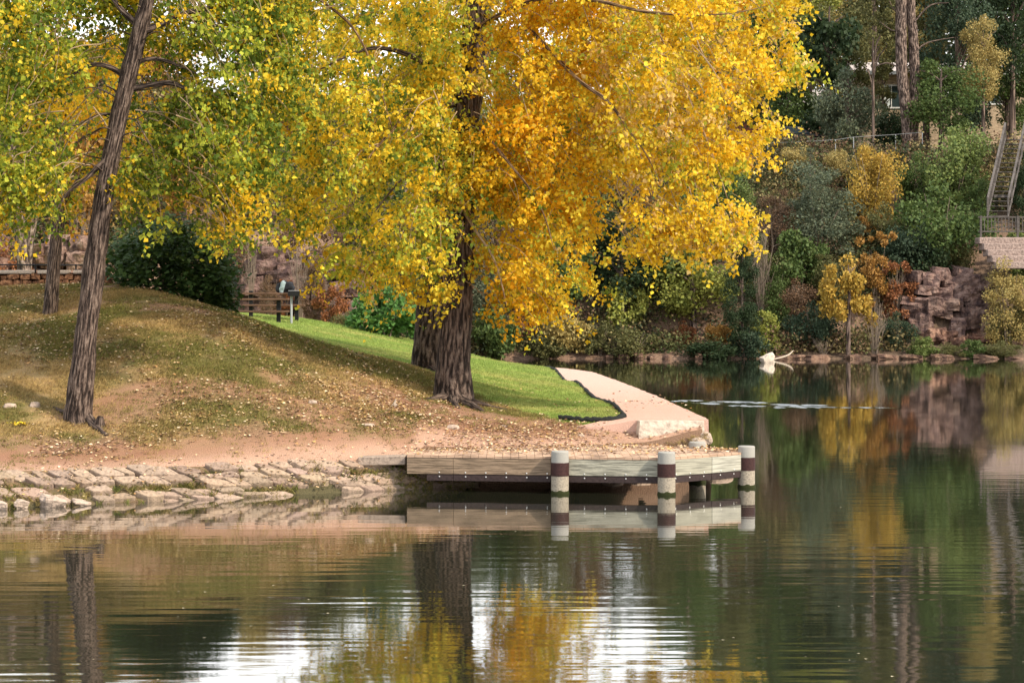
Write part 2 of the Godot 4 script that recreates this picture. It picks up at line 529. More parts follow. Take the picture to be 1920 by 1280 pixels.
func build_ground() -> void:
	solve_ground()
	var mb := Mb.new()
	var nu := 190
	var nv := 250
	for j in nv + 1:
		var t := pow(float(j) / nv, 1.7)
		for k in nu + 1:
			var u := float(k) / nu
			var x0 := lerpf(-25.5, 3.6, 1.0 - pow(1.0 - u, 1.25))
			var d := lerpf(pl(FRONT, x0), 112.0, t)
			var x := lerpf(-25.5, pl(RIGHT, d) - 0.12, (x0 + 25.5) / 29.1)
			var e := ground(x, d)
			if d > 43.7 and x > pl(PATH_IN, d) + 0.1:
				e = minf(e, 0.9)
			var nn := Vector3(ground(x - 0.3, d) - ground(x + 0.3, d), 0.6, -(ground(x, d - 0.3) - ground(x, d + 0.3))).normalized()
			mb.vert(Vector3(x, e, -d), nn, Vector2(x, d), ground_color(x, d))
	for j in nv:
		for k in nu:
			var a := j * (nu + 1) + k
			mb.quad(a, a + 1, a + nu + 2, a + nu + 1)
	# earth face below the front edge
	var prev := -1
	for k in nu + 1:
		var p := mb.v[k]
		var q := mb.vert(p, Vector3(0, 0.3, 1), Vector2.ZERO, Color(0.28, 0.17, 0.11))
		mb.vert(Vector3(p.x, -0.6, p.z + 0.25), Vector3(0, 0.3, 1), Vector2.ZERO, Color(0.2, 0.13, 0.09))
		if prev >= 0:
			mb.quad(prev, q, q + 1, prev + 1)
		prev = q
	struct("ground", mb.done(), M.ground)

	# gravel path beside the water, with its edge going down into it
	var outer := [[3.74, 43.45], [3.68, 45.5], [3.39, 53.7], [2.9, 63.0], [2.46, 70.0], [1.55, 73.7], [0.0, 75.5], [-2.0, 77.4], [-5.0, 79.0]]
	var inner := [[1.25, 43.75], [2.18, 44.7], [1.88, 53.7], [1.46, 62.5], [1.15, 68.0], [0.6, 71.5], [-0.6, 73.5], [-2.4, 75.2], [-5.4, 76.6]]
	mb = Mb.new()
	var rows := 120
	var across := 10
	var prof := []
	for j in rows + 1:
		var f := float(j) / rows * (outer.size() - 1)
		var k := mini(int(f), outer.size() - 2)
		var g := f - k
		var o := Vector2(outer[k][0], outer[k][1]).lerp(Vector2(outer[k + 1][0], outer[k + 1][1]), g)
		var q := Vector2(inner[k][0], inner[k][1]).lerp(Vector2(inner[k + 1][0], inner[k + 1][1]), g)
		o += Vector2(0.035 * noise2.get_noise_2d(o.y * 120.0, 5.0), 0)
		prof.append([o, q])
		for c in across + 1:
			var s := q.lerp(o, float(c) / across)
			var e := 1.06 + 0.012 * noise2.get_noise_2d(s.x * 60.0, s.y * 60.0)
			var low := minf(ground(s.x, s.y) + 0.03, 1.06)
			if f < 1.6:
				e = lerpf(low, e, maxf(smoothstep(0.0, 0.55, float(c) / across), smoothstep(0.6, 1.6, f)))
			mb.vert(Vector3(s.x, e, -s.y), Vector3.UP, Vector2.ZERO)
	for j in rows:
		for c in across:
			var a := j * (across + 1) + c
			mb.quad(a, a + 1, a + across + 2, a + across + 1)
	for j in rows:
		for side in 1:
			var a: Vector2 = prof[j][0]
			var b: Vector2 = prof[j + 1][0]
			var nn := Vector3(b.y - a.y, 0, b.x - a.x).normalized()
			if nn.x < 0.0:
				nn = -nn
			var q0 := mb.vert(Vector3(a.x, 1.06, -a.y), nn, Vector2.ZERO)
			var q1 := mb.vert(Vector3(b.x, 1.06, -b.y), nn, Vector2.ZERO)
			var q2 := mb.vert(Vector3(b.x + 0.1, -0.5, -b.y), nn, Vector2.ZERO)
			var q3 := mb.vert(Vector3(a.x + 0.1, -0.5, -a.y), nn, Vector2.ZERO)
			mb.quad(q0, q1, q2, q3)
	var fr := -1
	for c in across + 1:
		var p := mb.v[c]
		var q := mb.vert(p, Vector3(0, 0, 1), Vector2.ZERO)
		mb.vert(p + Vector3(0, -0.5, 0.05), Vector3(0, 0, 1), Vector2.ZERO)
		if fr >= 0:
			mb.quad(fr, q, q + 1, fr + 1)
		fr = q
	struct("gravel_path", mb.done(), M.gravel)

	# bed of the paved bank
	mb = Mb.new()
	var m := 120
	for k in m + 1:
		var x := lerpf(-16.0, -0.55, float(k) / m)
		var top := bank_top(x)
		var toe := Vector3(x, 0.0, -pl(TOE, x))
		for r in 9:
			var f := r / 6.0
			var p := top.lerp(toe, f)
			if r > 0:
				p.y += 0.035 * noise2.get_noise_2d(x * 110.0, f * 90.0) - 0.055
			var nn := Vector3(0, 0.93, 0.36)
			var cc := Color(0.13, 0.11, 0.055).lerp(Color(0.26, 0.17, 0.10), clampf(0.5 + noise.get_noise_2d(x * 70.0, f * 50.0) * 1.6, 0.0, 1.0))
			mb.vert(p, nn, Vector2.ZERO, cc)
	for k in m:
		for r in 8:
			var a := k * 9 + r
			mb.quad(a, a + 1, a + 10, a + 9)
	struct("bank", mb.done(), M.ground)

func bank_top(x: float) -> Vector3:
	if x < -1.84:
		return Vector3(x, 0.50, -pl(FRONT, x))
	var f := (x + 1.84) / 1.3
	return Vector3(x, lerpf(0.50, 0.22, f), -lerpf(40.45, 42.0, f))

# ---------------------------------------------------------------- the far bank
const FOOT := [[-60.0, 74.0], [-40.0, 78.0], [-22.0, 82.0], [-14.0, 86.0], [-9.0, 90.0], [-6.0, 100.0], [-3.0, 118.0], [0.0, 121.0], [40.0, 121.0], [90.0, 116.0]]
const RISE_FAR := [[-3.0, -1.2], [0.0, 0.05], [0.7, 0.3], [3.0, 0.75], [4.6, 3.0], [8.0, 5.6], [13.0, 8.8], [18.0, 11.9], [20.0, 12.4], [42.0, 13.0], [70.0, 18.0], [140.0, 26.0]]
const RISE_NEAR := [[-3.0, 2.3], [0.0, 2.55], [1.0, 2.8], [2.2, 4.4], [6.0, 6.2], [10.0, 8.4], [14.0, 10.2], [20.0, 11.0], [40.0, 11.6], [70.0, 12.0], [140.0, 14.0]]

func hill(x: float, d: float) -> float:
	var t := d - pl(FOOT, x)
	var k := smoothstep(-9.0, -4.0, x)
	var rough := 0.35 * noise.get_noise_2d(x * 9.0, d * 9.0) * smoothstep(0.5, 5.0, t)
	var dip := 1.0 - 0.16 * exp(-pow((x - 4.0) / 6.0, 2.0)) * smoothstep(15.0, 60.0, t)
	var west := 1.6 * smoothstep(-12.0, -18.0, x) * smoothstep(4.0, 14.0, t)
	return lerpf(pl(RISE_NEAR, t) + west, pl(RISE_FAR, t) * dip, k) + rough

func hit(px: float, py: float) -> Vector3:
	var d := 74.0
	while d < 240.0:
		var p := P(px, py, d)
		if hill(p.x, d) >= p.y:
			return p
		d += 0.15
	return P(px, py, 150.0)

func build_hill() -> void:
	var mb := Mb.new()
	var ts := [-3.0, -1.0, 0.0, 0.3, 0.7, 1.2, 1.8, 2.4, 3.0, 3.6, 4.2, 5.0, 6.0, 7.0, 8.0, 9.0, 10.0, 11.5, 13.0, 14.5, 16.0, 17.0, 18.0, 19.0, 20.0, 22.0, 25.0, 29.0, 34.0, 42.0, 55.0, 70.0, 100.0, 140.0]
	var nu := 150
	var nv := ts.size()
	for j in nv:
		for k in nu + 1:
			var x := lerpf(-60.0, 90.0, float(k) / nu)
			var d: float = pl(FOOT, x) + ts[j]
			var nn := Vector3(hill(x - 0.4, d) - hill(x + 0.4, d), 0.8, hill(x, d + 0.4) - hill(x, d - 0.4)).normalized()
			var n1 := noise.get_noise_2d(x * 7.0, d * 13.0)
			var c := Color(0.16, 0.11, 0.075).lerp(Color(0.30, 0.19, 0.13), clampf(0.5 + 1.4 * n1, 0.0, 1.0))
			if ts[j] >= 20.0:
				c = Color(0.30, 0.23, 0.11).lerp(Color(0.16, 0.16, 0.06), clampf(0.5 + 1.2 * n1, 0.0, 1.0))
			mb.vert(Vector3(x, hill(x, d), -d), nn, Vector2.ZERO, c)
	for j in nv - 1:
		for k in nu:
			var a := j * (nu + 1) + k
			mb.quad(a, a + 1, a + nu + 2, a + nu + 1)
	struct("hillside", mb.done(), M.hill_ground)

# ---------------------------------------------------------------- water
func wave(x: float, d: float) -> float:
	var amp := 0.0011 * (1.0 - 0.55 * smoothstep(27.0, 37.0, d)) * smoothstep(16.0, 17.5, d) * (1.0 - smoothstep(44.0, 47.5, d))
	amp *= smoothstep(12.0, 10.0, absf(x)) * (0.55 + 0.9 * clampf(0.5 + 1.2 * noise.get_noise_2d(x * 16.0, d * 22.0), 0.0, 1.0))
	return amp * (noise2.get_noise_2d(x * 26.0, d * 190.0) + 0.35 * noise.get_noise_2d(x * 70.0 + 40.0, d * 380.0))

func build_water() -> void:
	var mb := Mb.new()
	var add := func(x0: float, x1: float, d0: float, d1: float, nx: int, nd: int) -> void:
		var k0 := mb.v.size()
		var e := 0.03
		for j in nd + 1:
			for k in nx + 1:
				var x := lerpf(x0, x1, float(k) / nx)
				var d := lerpf(d0, d1, float(j) / nd)
				var n := Vector3.UP
				if nx > 1:
					n = Vector3(wave(x - e, d) - wave(x + e, d), 2.0 * e, wave(x, d + e) - wave(x, d - e)).normalized()
				mb.vert(Vector3(x, wave(x, d) if nx > 1 else 0.0, -d), n, Vector2(x / 44.0, d / 9.0))
		for j in nd:
			for k in nx:
				var a := k0 + j * (nx + 1) + k
				mb.quad(a, a + 1, a + nx + 2, a + nx + 1)
	add.call(-90.0, 120.0, -12.0, 16.0, 1, 1)
	add.call(-90.0, -12.0, 16.0, 48.0, 1, 1)
	add.call(12.0, 120.0, 16.0, 48.0, 1, 1)
	add.call(-90.0, 120.0, 48.0, 128.0, 1, 1)
	add.call(-12.0, 12.0, 16.0, 48.0, 130, 640)
	struct("water", mb.done(), M.water)
	# a patch where something has just stirred the surface: low steep wavelets, real relief
	mb = Mb.new()
	var nx := 160
	var nz := 320
	var base := P(1470, 762, 70.0)
	for j in nz + 1:
		for k in nx + 1:
			var x := base.x - 3.6 + 7.2 * k / nx
			var z := -65.0 - 9.5 * j / nz
			var y := ripple_y(x, z)
			var e := 0.02
			var nn := Vector3(ripple_y(x - e, z) - ripple_y(x + e, z), 2.0 * e, ripple_y(x, z - e) - ripple_y(x, z + e)).normalized()
			mb.vert(Vector3(x, y + 0.003, z), nn, Vector2(x / 44.0, -z / 11.0))
	for j in nz:
		for k in nx:
			var a := j * (nx + 1) + k
			var w := 0.0
			for q in [a, a + 1, a + nx + 2, a + nx + 1]:
				w = maxf(w, absf(mb.v[q].y - 0.003))
			if w > 0.0012:
				mb.quad(a, a + 1, a + nx + 2, a + nx + 1)
	struct("water_ripples", mb.done(), M.water)

func ripple_y(x: float, z: float) -> float:
	# streaks run long across the view and slant slowly away to the left
	var d := -z
	var lane := 73.0 - (x - 5.2) * 0.75
	var s := 0.0
	for q in [[0.3, 5.2, 8.6, 0.55], [-1.0, 5.9, 9.8, 0.5], [-2.1, 6.6, 11.6, 0.45], [0.9, 5.6, 7.6, 0.3], [-2.9, 7.2, 9.6, 0.25]]:
		var off: float = d - (lane + q[0] + (x - 5.2) * 0.42)
		var ends: float = smoothstep(q[1] - 0.6, q[1] + 0.5, x) * (1.0 - smoothstep(q[2] - 0.9, q[2] + 0.3, x))
		s += ends * exp(-off * off / (q[3] * q[3] * 0.35)) * clampf(0.6 + 1.6 * noise.get_noise_2d(x * 60.0, d * 30.0 + q[0] * 50.0), 0.0, 1.3)
	return s * (0.020 * sin(d * 17.0 + 2.0 * noise.get_noise_2d(x * 80.0, d * 50.0)) + 0.009 * sin(d * 31.0 + x * 5.0))

# ---------------------------------------------------------------- dock
const DECK_TOP := 0.63
const DECK_FRONT := [[-1.84, 40.0], [2.65, 39.3], [4.2, 40.75]]
const DECK_REAR := [[-1.84, 41.6], [0.0, 42.2], [1.2, 42.6], [2.0, 42.9], [3.45, 42.2], [4.2, 41.1]]

func build_dock() -> void:
	var at := Vector3(1.0, 0.0, -41.0)
	var dock := thing("dock", "low timber dock on round concrete piles at the edge of the lake", "dock", at)
	var x := -1.84
	while x < 4.18:
		var w := minf(0.14, 4.2 - x)
		var mb := Mb.new()
		var x1 := x + w - 0.006
		var t := DECK_TOP + rr(-0.003, 0.003)
		var c := [Vector3(x, t, -pl(DECK_FRONT, x) + 0.03), Vector3(x1, t, -pl(DECK_FRONT, x1) + 0.03), Vector3(x1, t, -pl(DECK_REAR, x1)), Vector3(x, t, -pl(DECK_REAR, x))]
		var dn := Vector3(0, -0.04, 0)
		mb.fquad(c[0], c[1], c[2], c[3])
		mb.fquad(c[0] + dn, c[1] + dn, c[2] + dn, c[3] + dn)
		for k in 4:
			mb.fquad(c[k], c[(k + 1) % 4], c[(k + 1) % 4] + dn, c[k] + dn)
		part(dock, "plank", mb.done(), M.plank, at)
		x += 0.14
	# fascia boards and the steel channel under them, each run between two stations along the front
	var runs := [[-1.84, -1.03, "fascia_brown"], [-1.025, 0.68, "fascia_brown"], [0.685, 2.56, "fascia_pale"], [2.66, 3.5, "fascia_pale"], [3.505, 4.17, "fascia_new"]]
	for r in runs:
		var a := Vector3(r[0], 0, -pl(DECK_FRONT, r[0]))
		var b := Vector3(r[1], 0, -pl(DECK_FRONT, r[1]))
		var dir := (b - a).normalized()
		var bs := Basis(dir, Vector3.UP, dir.cross(Vector3.UP))
		var mb := Mb.new()
		mb.box((a + b) * 0.5 + Vector3(0, 0.447, 0), Vector3(a.distance_to(b), 0.285, 0.045), bs, 0.006)
		part(dock, "fascia_board", mb.done(), M[r[2]], at)
		mb = Mb.new()
		var cut := 0.35 if r[0] < -1.5 else 0.0
		mb.box((a + b) * 0.5 + dir * cut * 0.5 + Vector3(0, 0.243, 0) + bs.z * -0.02, Vector3(a.distance_to(b) - cut, 0.115, 0.06), bs, 0.006)
		part(dock, "steel_channel", mb.done(), M.steel, at)
		var s := 0.22
		while s < a.distance_to(b) - 0.05:
			for h in [[0.335, 0.0], [0.262, -0.0]]:
				var bp: Vector3 = a + dir * s + Vector3(0, h[0], 0)
				if r[0] < -1.5 and s < 0.5:
					continue
				mb = Mb.new()
				rock(mb, bp + bs.z * (0.024 if h[0] > 0.3 else 0.012), Vector3(0.028, 0.028, 0.024), bs, 0.2, 0.0, 2, 0.0)
				part(dock, "bolt", mb.done(), M.bolt, at)
			s += 0.36
	# joists below
	for jx in [-1.2, 0.0, 1.2, 2.4, 3.4]:
		var mb := Mb.new()
		var z0 := -pl(DECK_FRONT, jx) - 0.12
		var z1 := -pl(DECK_REAR, jx) + 0.1
		mb.box(Vector3(jx, 0.47, (z0 + z1) * 0.5), Vector3(0.08, 0.2, absf(z1 - z0)), Basis.IDENTITY, 0.004)
		part(dock, "joist", mb.done(), M.steel, at)
	var spots := [[1050.0, 39.45], [1250.0, 39.2], [1400.0, 40.72], [1308.0, 41.85]]
	for q in spots:
		var b := P(q[0], 550, q[1])
		b.y = 0.0
		var mb := Mb.new()
		lathe(mb, b, [[0.152, -1.2], [0.152, -0.02], [0.152, 0.32]], 28)
		var pile := part(dock, "pile", mb.done(), M.pile, at)
		mb = Mb.new()
		lathe(mb, b, [[0.0, 0.31], [0.157, 0.31], [0.158, 0.315], [0.158, 0.535], [0.157, 0.54], [0.0, 0.54]], 28)
		part(pile, "painted_band", mb.done(), M.band)
		mb = Mb.new()
		lathe(mb, b, [[0.15, 0.535], [0.152, 0.54], [0.152, 0.715], [0.148, 0.732], [0.136, 0.742], [0.0, 0.745]], 28)
		part(pile, "cap", mb.done(), M.pile_cap)
		mb = Mb.new()
		var ring := []
		lathe(mb, b, [[0.150, -0.10], [0.158, -0.04], [0.162, 0.0], [0.160, 0.035], [0.1525, 0.055]], 40)
		for k in mb.v.size():
			var w := mb.v[k] - b
			var nn := 1.0 + 0.05 * noise2.get_noise_3d(w.x * 900.0, w.y * 500.0, w.z * 900.0)
			mb.v[k] = b + Vector3(w.x * nn, w.y + 0.03 * noise.get_noise_2d(w.x * 500.0, w.z * 500.0) * smoothstep(0.0, 0.05, w.y), w.z * nn)
		part(pile, "algae_ring", mb.done(), M.algae)

	# concrete abutment where the dock meets the path
	var mb2 := Mb.new()
	var a0 := Vector3(-2.7, 0.50, -40.24)
	var b0 := Vector3(-1.86, 0.53, -40.16)
	var dd := (b0 - a0).normalized()
	mb2.box((a0 + b0) * 0.5 + Vector3(0, 0, -0.15), Vector3(a0.distance_to(b0), 0.16, 0.4), Basis(dd, Vector3.UP, dd.cross(Vector3.UP)), 0.015)
	single("concrete_abutment", mb2.done(), M.abutment, "short concrete abutment where the dirt path meets the dock", "abutment")

func build_bank_stones() -> void:
	var at := Vector3(-5.0, 0.2, -38.8)
	var bank := thing("stone_bank", "sloping bank paved with flat pinkish stones along the water", "stone bank", at)
	var rows := [[0.0, 0.26], [0.27, 0.46], [0.48, 0.70], [0.72, 0.90], [0.92, 1.07]]
	for r in rows.size():
		var x := -14.0
		while x < -0.95:
			var w := rr(0.22, 0.46) * (1.35 if rng.randf() < 0.25 else 1.0)
			var xe := x + w
			var gap := noise.get_noise_2d(x * 38.0, r * 60.0)
			var skip := gap > (0.22 if r > 0 else 0.34)
			if x < -7.3 and r >= 1 and rng.randf() < 0.45:
				skip = true
			if x > -1.9 and (r == 0 or rng.randf() < 0.3):
				skip = true
			if not skip:
				var sk := 1.25
				var wob := 0.06 * noise2.get_noise_2d(x * 60.0, 9.0)
				var f0: float = rows[r][0] + rr(-0.02, 0.04) + wob
				var f1: float = rows[r][1] + rr(-0.05, 0.03) + wob
				var cs := []
				for q in [[x, f0], [xe - rr(0.02, 0.05), f0 + rr(-0.03, 0.03)], [xe - rr(0.02, 0.05), f1 + rr(-0.03, 0.03)], [x, f1]]:
					var xx: float = q[0] + (q[1] - 0.5) * sk + rr(-0.045, 0.045)
					var xc := minf(xx, -0.6)
					cs.append(bank_top(xc).lerp(Vector3(xc, 0, -pl(TOE, xc)), q[1]))
				var mid: Vector3 = (cs[0] + cs[1] + cs[2] + cs[3]) * 0.25
				var up := Vector3(rr(-0.05, 0.05), 0.93, 0.36).normalized()
				var th := rr(0.015, 0.075)
				var tilt := rr(-0.10, 0.10)
				var mb := Mb.new()
				var top := []
				var rim := []
				var low := []
				# eight-cornered outline: corners knocked off
				for k in 4:
					var p: Vector3 = cs[k]
					var pn: Vector3 = cs[(k + 1) % 4]
					var pp: Vector3 = cs[(k + 3) % 4]
					for e in [p.lerp(pp, rr(0.08, 0.22)), p.lerp(pn, rr(0.08, 0.22))]:
						var lift: float = th + tilt * (e.x - mid.x)
						rim.append(e + up * (lift - 0.014))
						top.append(mid + (e - mid) * 0.94 + up * (lift + rr(-0.004, 0.004)))
						low.append(e - up * 0.10)
				var ct := mid + up * th
				var v := rr(0.68, 1.15)
				var col := Color(v, v * rr(0.95, 1.02), v * rr(0.9, 1.03))
				for k in 8:
					var k1 := (k + 1) % 8
					mb.ftri(ct, top[k], top[k1], col)
					mb.fquad(top[k], rim[k], rim[k1], top[k1], col)
					mb.fquad(rim[k], low[k], low[k1], rim[k1], col)
				part(bank, "stone", mb.done(), M.stone_bank, at)
			x = xe
	# loose boulders at the toe
	var loose := [[103, 934, 0.40, 0.17, "pale angular boulder lying at the waterline of the stone bank"], [52, 948, 0.24, 0.12, "small pale rock at the waterline beside the largest loose boulder"], [150, 947, 0.34, 0.06, "thin flat stone at the waterline under the stone bank"], [18, 950, 0.2, 0.1, "brownish rock at the waterline where the bank leaves the frame"]]
	for q in loose:
		var x2: float = (q[0] - 960.0) / 115.0
		var p := Vector3(x2, 0.05, -pl(TOE, x2) + 0.02)
		var mb := Mb.new()
		rock(mb, p, Vector3(q[2], q[3] * 1.6, q[2] * 0.8), Basis.from_euler(Vector3(0.15, rr(-0.6, 0.6), -0.2)), 0.5, 0.5, 5, q[0] * 0.37)
		single("boulder", mb.done(), M.shore_stone, q[4], "rock", "rocks along the shore")

# ---------------------------------------------------------------- retaining wall, edging, small things on the land
func build_shore_details() -> void:
	var at := Vector3(3.2, 0.6, -43.6)
	var wall := thing("retaining_wall", "pale block retaining wall at the near end of the pink gravel path", "wall", at)
	var blocks := [[Vector3(3.02, 0.83, -43.6), Vector3(1.36, 0.46, 0.5), 0.10], [Vector3(3.35, 0.66, -44.4), Vector3(0.5, 0.5, 0.9), 0.0]]
	var k := 0.0
	for b in blocks:
		var mb := Mb.new()
		rock(mb, b[0], b[1] * Vector3(1.16, 1.16, 1.16), Basis(Vector3.UP, b[2]), 0.90, 0.03, 12, k)
		part(wall, "block", mb.done(), M.pale_rock, at)
		k += 1.7
	var rocks := [[1308, 832, 43.1, 0.36, 0.2, "rounded pale rock below the corner of the retaining wall"], [1322, 822, 43.35, 0.3, 0.2, "second pale rock tucked under the wall corner"], [1340, 846, 42.9, 0.2, 0.1, "small pale rock behind the end of the dock"],
		[1265, 872, 43.2, 0.5, 0.22, "boulder at the waterline seen under the dock near its outer corner"], [1200, 874, 43.0, 0.55, 0.22, "boulder at the waterline seen under the middle of the dock"], [1150, 876, 42.7, 0.5, 0.2, "boulder in the shade under the dock beside the waterline"], [1350, 880, 43.1, 0.55, 0.14, "low flat rock in the water behind the dock"],
		[850, 812, 42.7, 0.24, 0.11, "rounded pale stone in the dirt in front of the large trunk"], [1090, 812, 43.2, 0.14, 0.06, "small stone in the littered dirt beside the gravel path"], [690, 800, 42.3, 0.22, 0.05, "flat stone sunk in the dirt slope"], [585, 757, 43.7, 0.2, 0.08, "round stone on the slope above the flat sunk one"], [66, 764, 43.6, 0.2, 0.12, "pinkish stone beside the hollow near the leaning trunk"], [18, 765, 43.5, 0.26, 0.1, "grey stone at the frame edge near the leaning trunk"], [945, 797, 43.4, 0.16, 0.05, "flat stone by the roots of the large trunk"]]
	for q in rocks:
		var p := P(q[0], q[1], mound(q[0], q[2]) if q[1] < 830 else q[2])
		if q[1] < 830 and q[0] < 1200:
			p.y = ground(p.x, -p.z) + q[4] * 0.05
		if q[1] > 865:
			p.y = 0.04
		var mb := Mb.new()
		rock(mb, p, Vector3(q[3], q[4] * 1.3, q[3] * 0.8), Basis(Vector3.UP, rr(-0.4, 0.4)), 0.35, 0.25, 4, q[0] * 0.01)
		single("rock", mb.done(), M.shore_stone if q[1] < 860 else M.stone_bank, q[5], "rock", "rocks along the shore")
	# white boulder out in the lake with a stick
	var mb3 := Mb.new()
	var p3 := P(1440, 682, 114.0)
	p3.y = 0.12
	rock(mb3, p3, Vector3(0.85, 0.75, 0.6), Basis.from_euler(Vector3(0.1, 0.5, 0.42)), 0.45, 0.35, 6, 3.3)
	single("lake_boulder", mb3.done(), M.pale_rock, "white pointed boulder standing in the lake before the far bank", "rock")
	# black erosion sock round the lawn
	var sock := [[0.92, 44.42], [1.25, 44.3], [1.6, 44.25], [1.95, 44.3], [2.15, 44.5], [2.2, 44.85], [2.1, 46.5], [2.02, 49.0], [1.9, 53.0], [1.68, 58.0], [1.48, 62.5], [1.2, 67.5], [0.65, 71.3], [0.0, 72.9]]
	var pts := []
	for q in sock:
		pts.append([Vector3(q[0], ground(q[0], q[1]) + 0.05, -q[1]), 0.085])
	var path := spline(pts, 14)
	for j in path.size():
		path[j][1] = (0.055 if j < 62 else 0.042) + 0.022 * noise2.get_noise_2d(j * 22.0, 3.0)
		if j >= 62:
			path[j][0].y -= 0.025
		path[j][0].y += 0.02 * noise.get_noise_2d(j * 30.0, 9.0)
	mb3 = Mb.new()
	tube(mb3, path, 10, 0.35)
	single("erosion_sock", mb3.done(), M.sock, "black mesh erosion sock edging the green lawn beside the path", "edging")
	# driftwood on the slope
	var lg := thing("driftwood", "pale broken piece of driftwood lying on the dirt slope", "log", P(725, 765, 43.6))
	mb3 = Mb.new()
	var g := func(px: float, py: float) -> Vector3:
		var w := P(px, py, 43.6)
		return w
	tube(mb3, spline([[g.call(704, 762), 0.025], [g.call(718, 765), 0.05], [g.call(734, 764), 0.045], [g.call(744, 758), 0.028]], 5), 8, 0.4)
	part(lg, "stem", mb3.done(), M.driftwood, lg.position)
	mb3 = Mb.new()
	tube(mb3, spline([[g.call(736, 762), 0.03], [g.call(740, 755), 0.025], [g.call(742, 748), 0.01]], 4), 7, 0.4)
	part(lg, "stub", mb3.done(), M.driftwood, lg.position)
	# stump beside the leaning trunk
	mb3 = Mb.new()
	var sp := P(186, 800, 41.0)
	sp.y = ground(sp.x, 41.0) - 0.05
	tube(mb3, spline([[sp, 0.10], [sp + Vector3(0.0, 0.12, 0), 0.07], [sp + Vector3(0.02, 0.25, 0), 0.03]], 4), 9, 0.8)
	single("stump", mb3.done(), M.bark_grey, "small dark splintered stump beside the foot of the leaning trunk", "stump")

	# rail benches by the lawn, grill and bag
	bench(P(520, 613, 67.5), 1.62, "timber rail seat on black posts standing nearer on the lawn", -0.05, [[427, 0], [522, 0]], 386, 541)
	bench(P(520, 598, 70.5), 1.6, "timber rail table on black posts farther back, a bag on it", 0.0, [[470, 0], [556, 0]], 455, 571)
	var gp := P(546, 600, 69.6)
	gp.y = ground(gp.x, 69.6)
	var grill := thing("park_grill", "black charcoal grill on a pale metal post behind the timber seat", "grill", gp)
	mb3 = Mb.new()
	tube(mb3, [[gp, 0.035], [gp + Vector3(0, 0.86, 0), 0.035]], 10)
	part(grill, "post", mb3.done(), M.grey_metal, gp)
	mb3 = Mb.new()
	var gb := gp + Vector3(0.12, 0.9, 0)
	mb3.box(gb + Vector3(0, -0.04, 0), Vector3(0.42, 0.02, 0.4), Basis.IDENTITY, 0.004)
	mb3.box(gb + Vector3(-0.2, 0.03, 0), Vector3(0.02, 0.14, 0.4), Basis.IDENTITY, 0.004)
	mb3.box(gb + Vector3(0.2, 0.03, 0), Vector3(0.02, 0.14, 0.4), Basis.IDENTITY, 0.004)
	mb3.box(gb + Vector3(0, 0.03, -0.19), Vector3(0.38, 0.14, 0.02), Basis.IDENTITY, 0.004)
	mb3.box(gb + Vector3(0, 0.03, 0.19), Vector3(0.38, 0.14, 0.02), Basis.IDENTITY, 0.004)
	part(grill, "firebox", mb3.done(), M.black_metal, gp)
	mb3 = Mb.new()
	mb3.box(gb + Vector3(0.02, 0.115, 0), Vector3(0.44, 0.015, 0.36), Basis.IDENTITY, 0.003)
	part(grill, "cooking_grate", mb3.done(), M.grey_metal, gp)
	var bp := P(533, 549, 70.5)
	bp.y = ground((556 - 960.0) / F * 70.5, 70.5) + 0.84
	var bag := thing("backpack", "black and pale grey backpack sitting on the timber table", "bag", bp)
	mb3 = Mb.new()
	rock(mb3, bp + Vector3(0.04, 0.18, 0), Vector3(0.66, 0.46, 0.32), Basis(Vector3.BACK, 0.12), 0.4, 0.4, 7, 4.0)
	part(bag, "body", mb3.done(), M.bag_black, bp)
	mb3 = Mb.new()
	rock(mb3, bp + Vector3(-0.07, 0.19, 0.1), Vector3(0.17, 0.42, 0.2), Basis(Vector3.BACK, -0.3), 0.65, 0.5, 7, 6.0)
	part(bag, "pocket", mb3.done(), M.bag_grey, bp)

func bench(at: Vector3, _s: float, label: String, turn: float, posts: Array, x0: float, x1: float) -> void:
	var d := -at.z
	var y := ground(at.x, d)
	at.y = y
	var b := thing("rail_bench", label, "bench", at, "timber rail seats on the lawn")
	for q in posts:
		var p := P(q[0], 550, d)
		p.y = ground(p.x, d)
		var mb := Mb.new()
		mb.box(p + Vector3(0, 0.39, 0), Vector3(0.115, 0.86, 0.12), Basis(Vector3.UP, turn), 0.01)
		part(b, "post", mb.done(), M.black_metal, at)
	var s := F / d
	for h in [[0.80, 0.0], [0.44, 0.0]]:
		for zz in [0.0, -0.16, 0.16]:
			var mb := Mb.new()
			var a := (x0 - 960.0) / s
			var e := (x1 - 960.0) / s
			mb.box(Vector3((a + e) * 0.5, y + h[0], -d + zz), Vector3(e - a, 0.055, 0.14), Basis.IDENTITY, 0.008)
			part(b, "plank", mb.done(), M.table_wood, at)

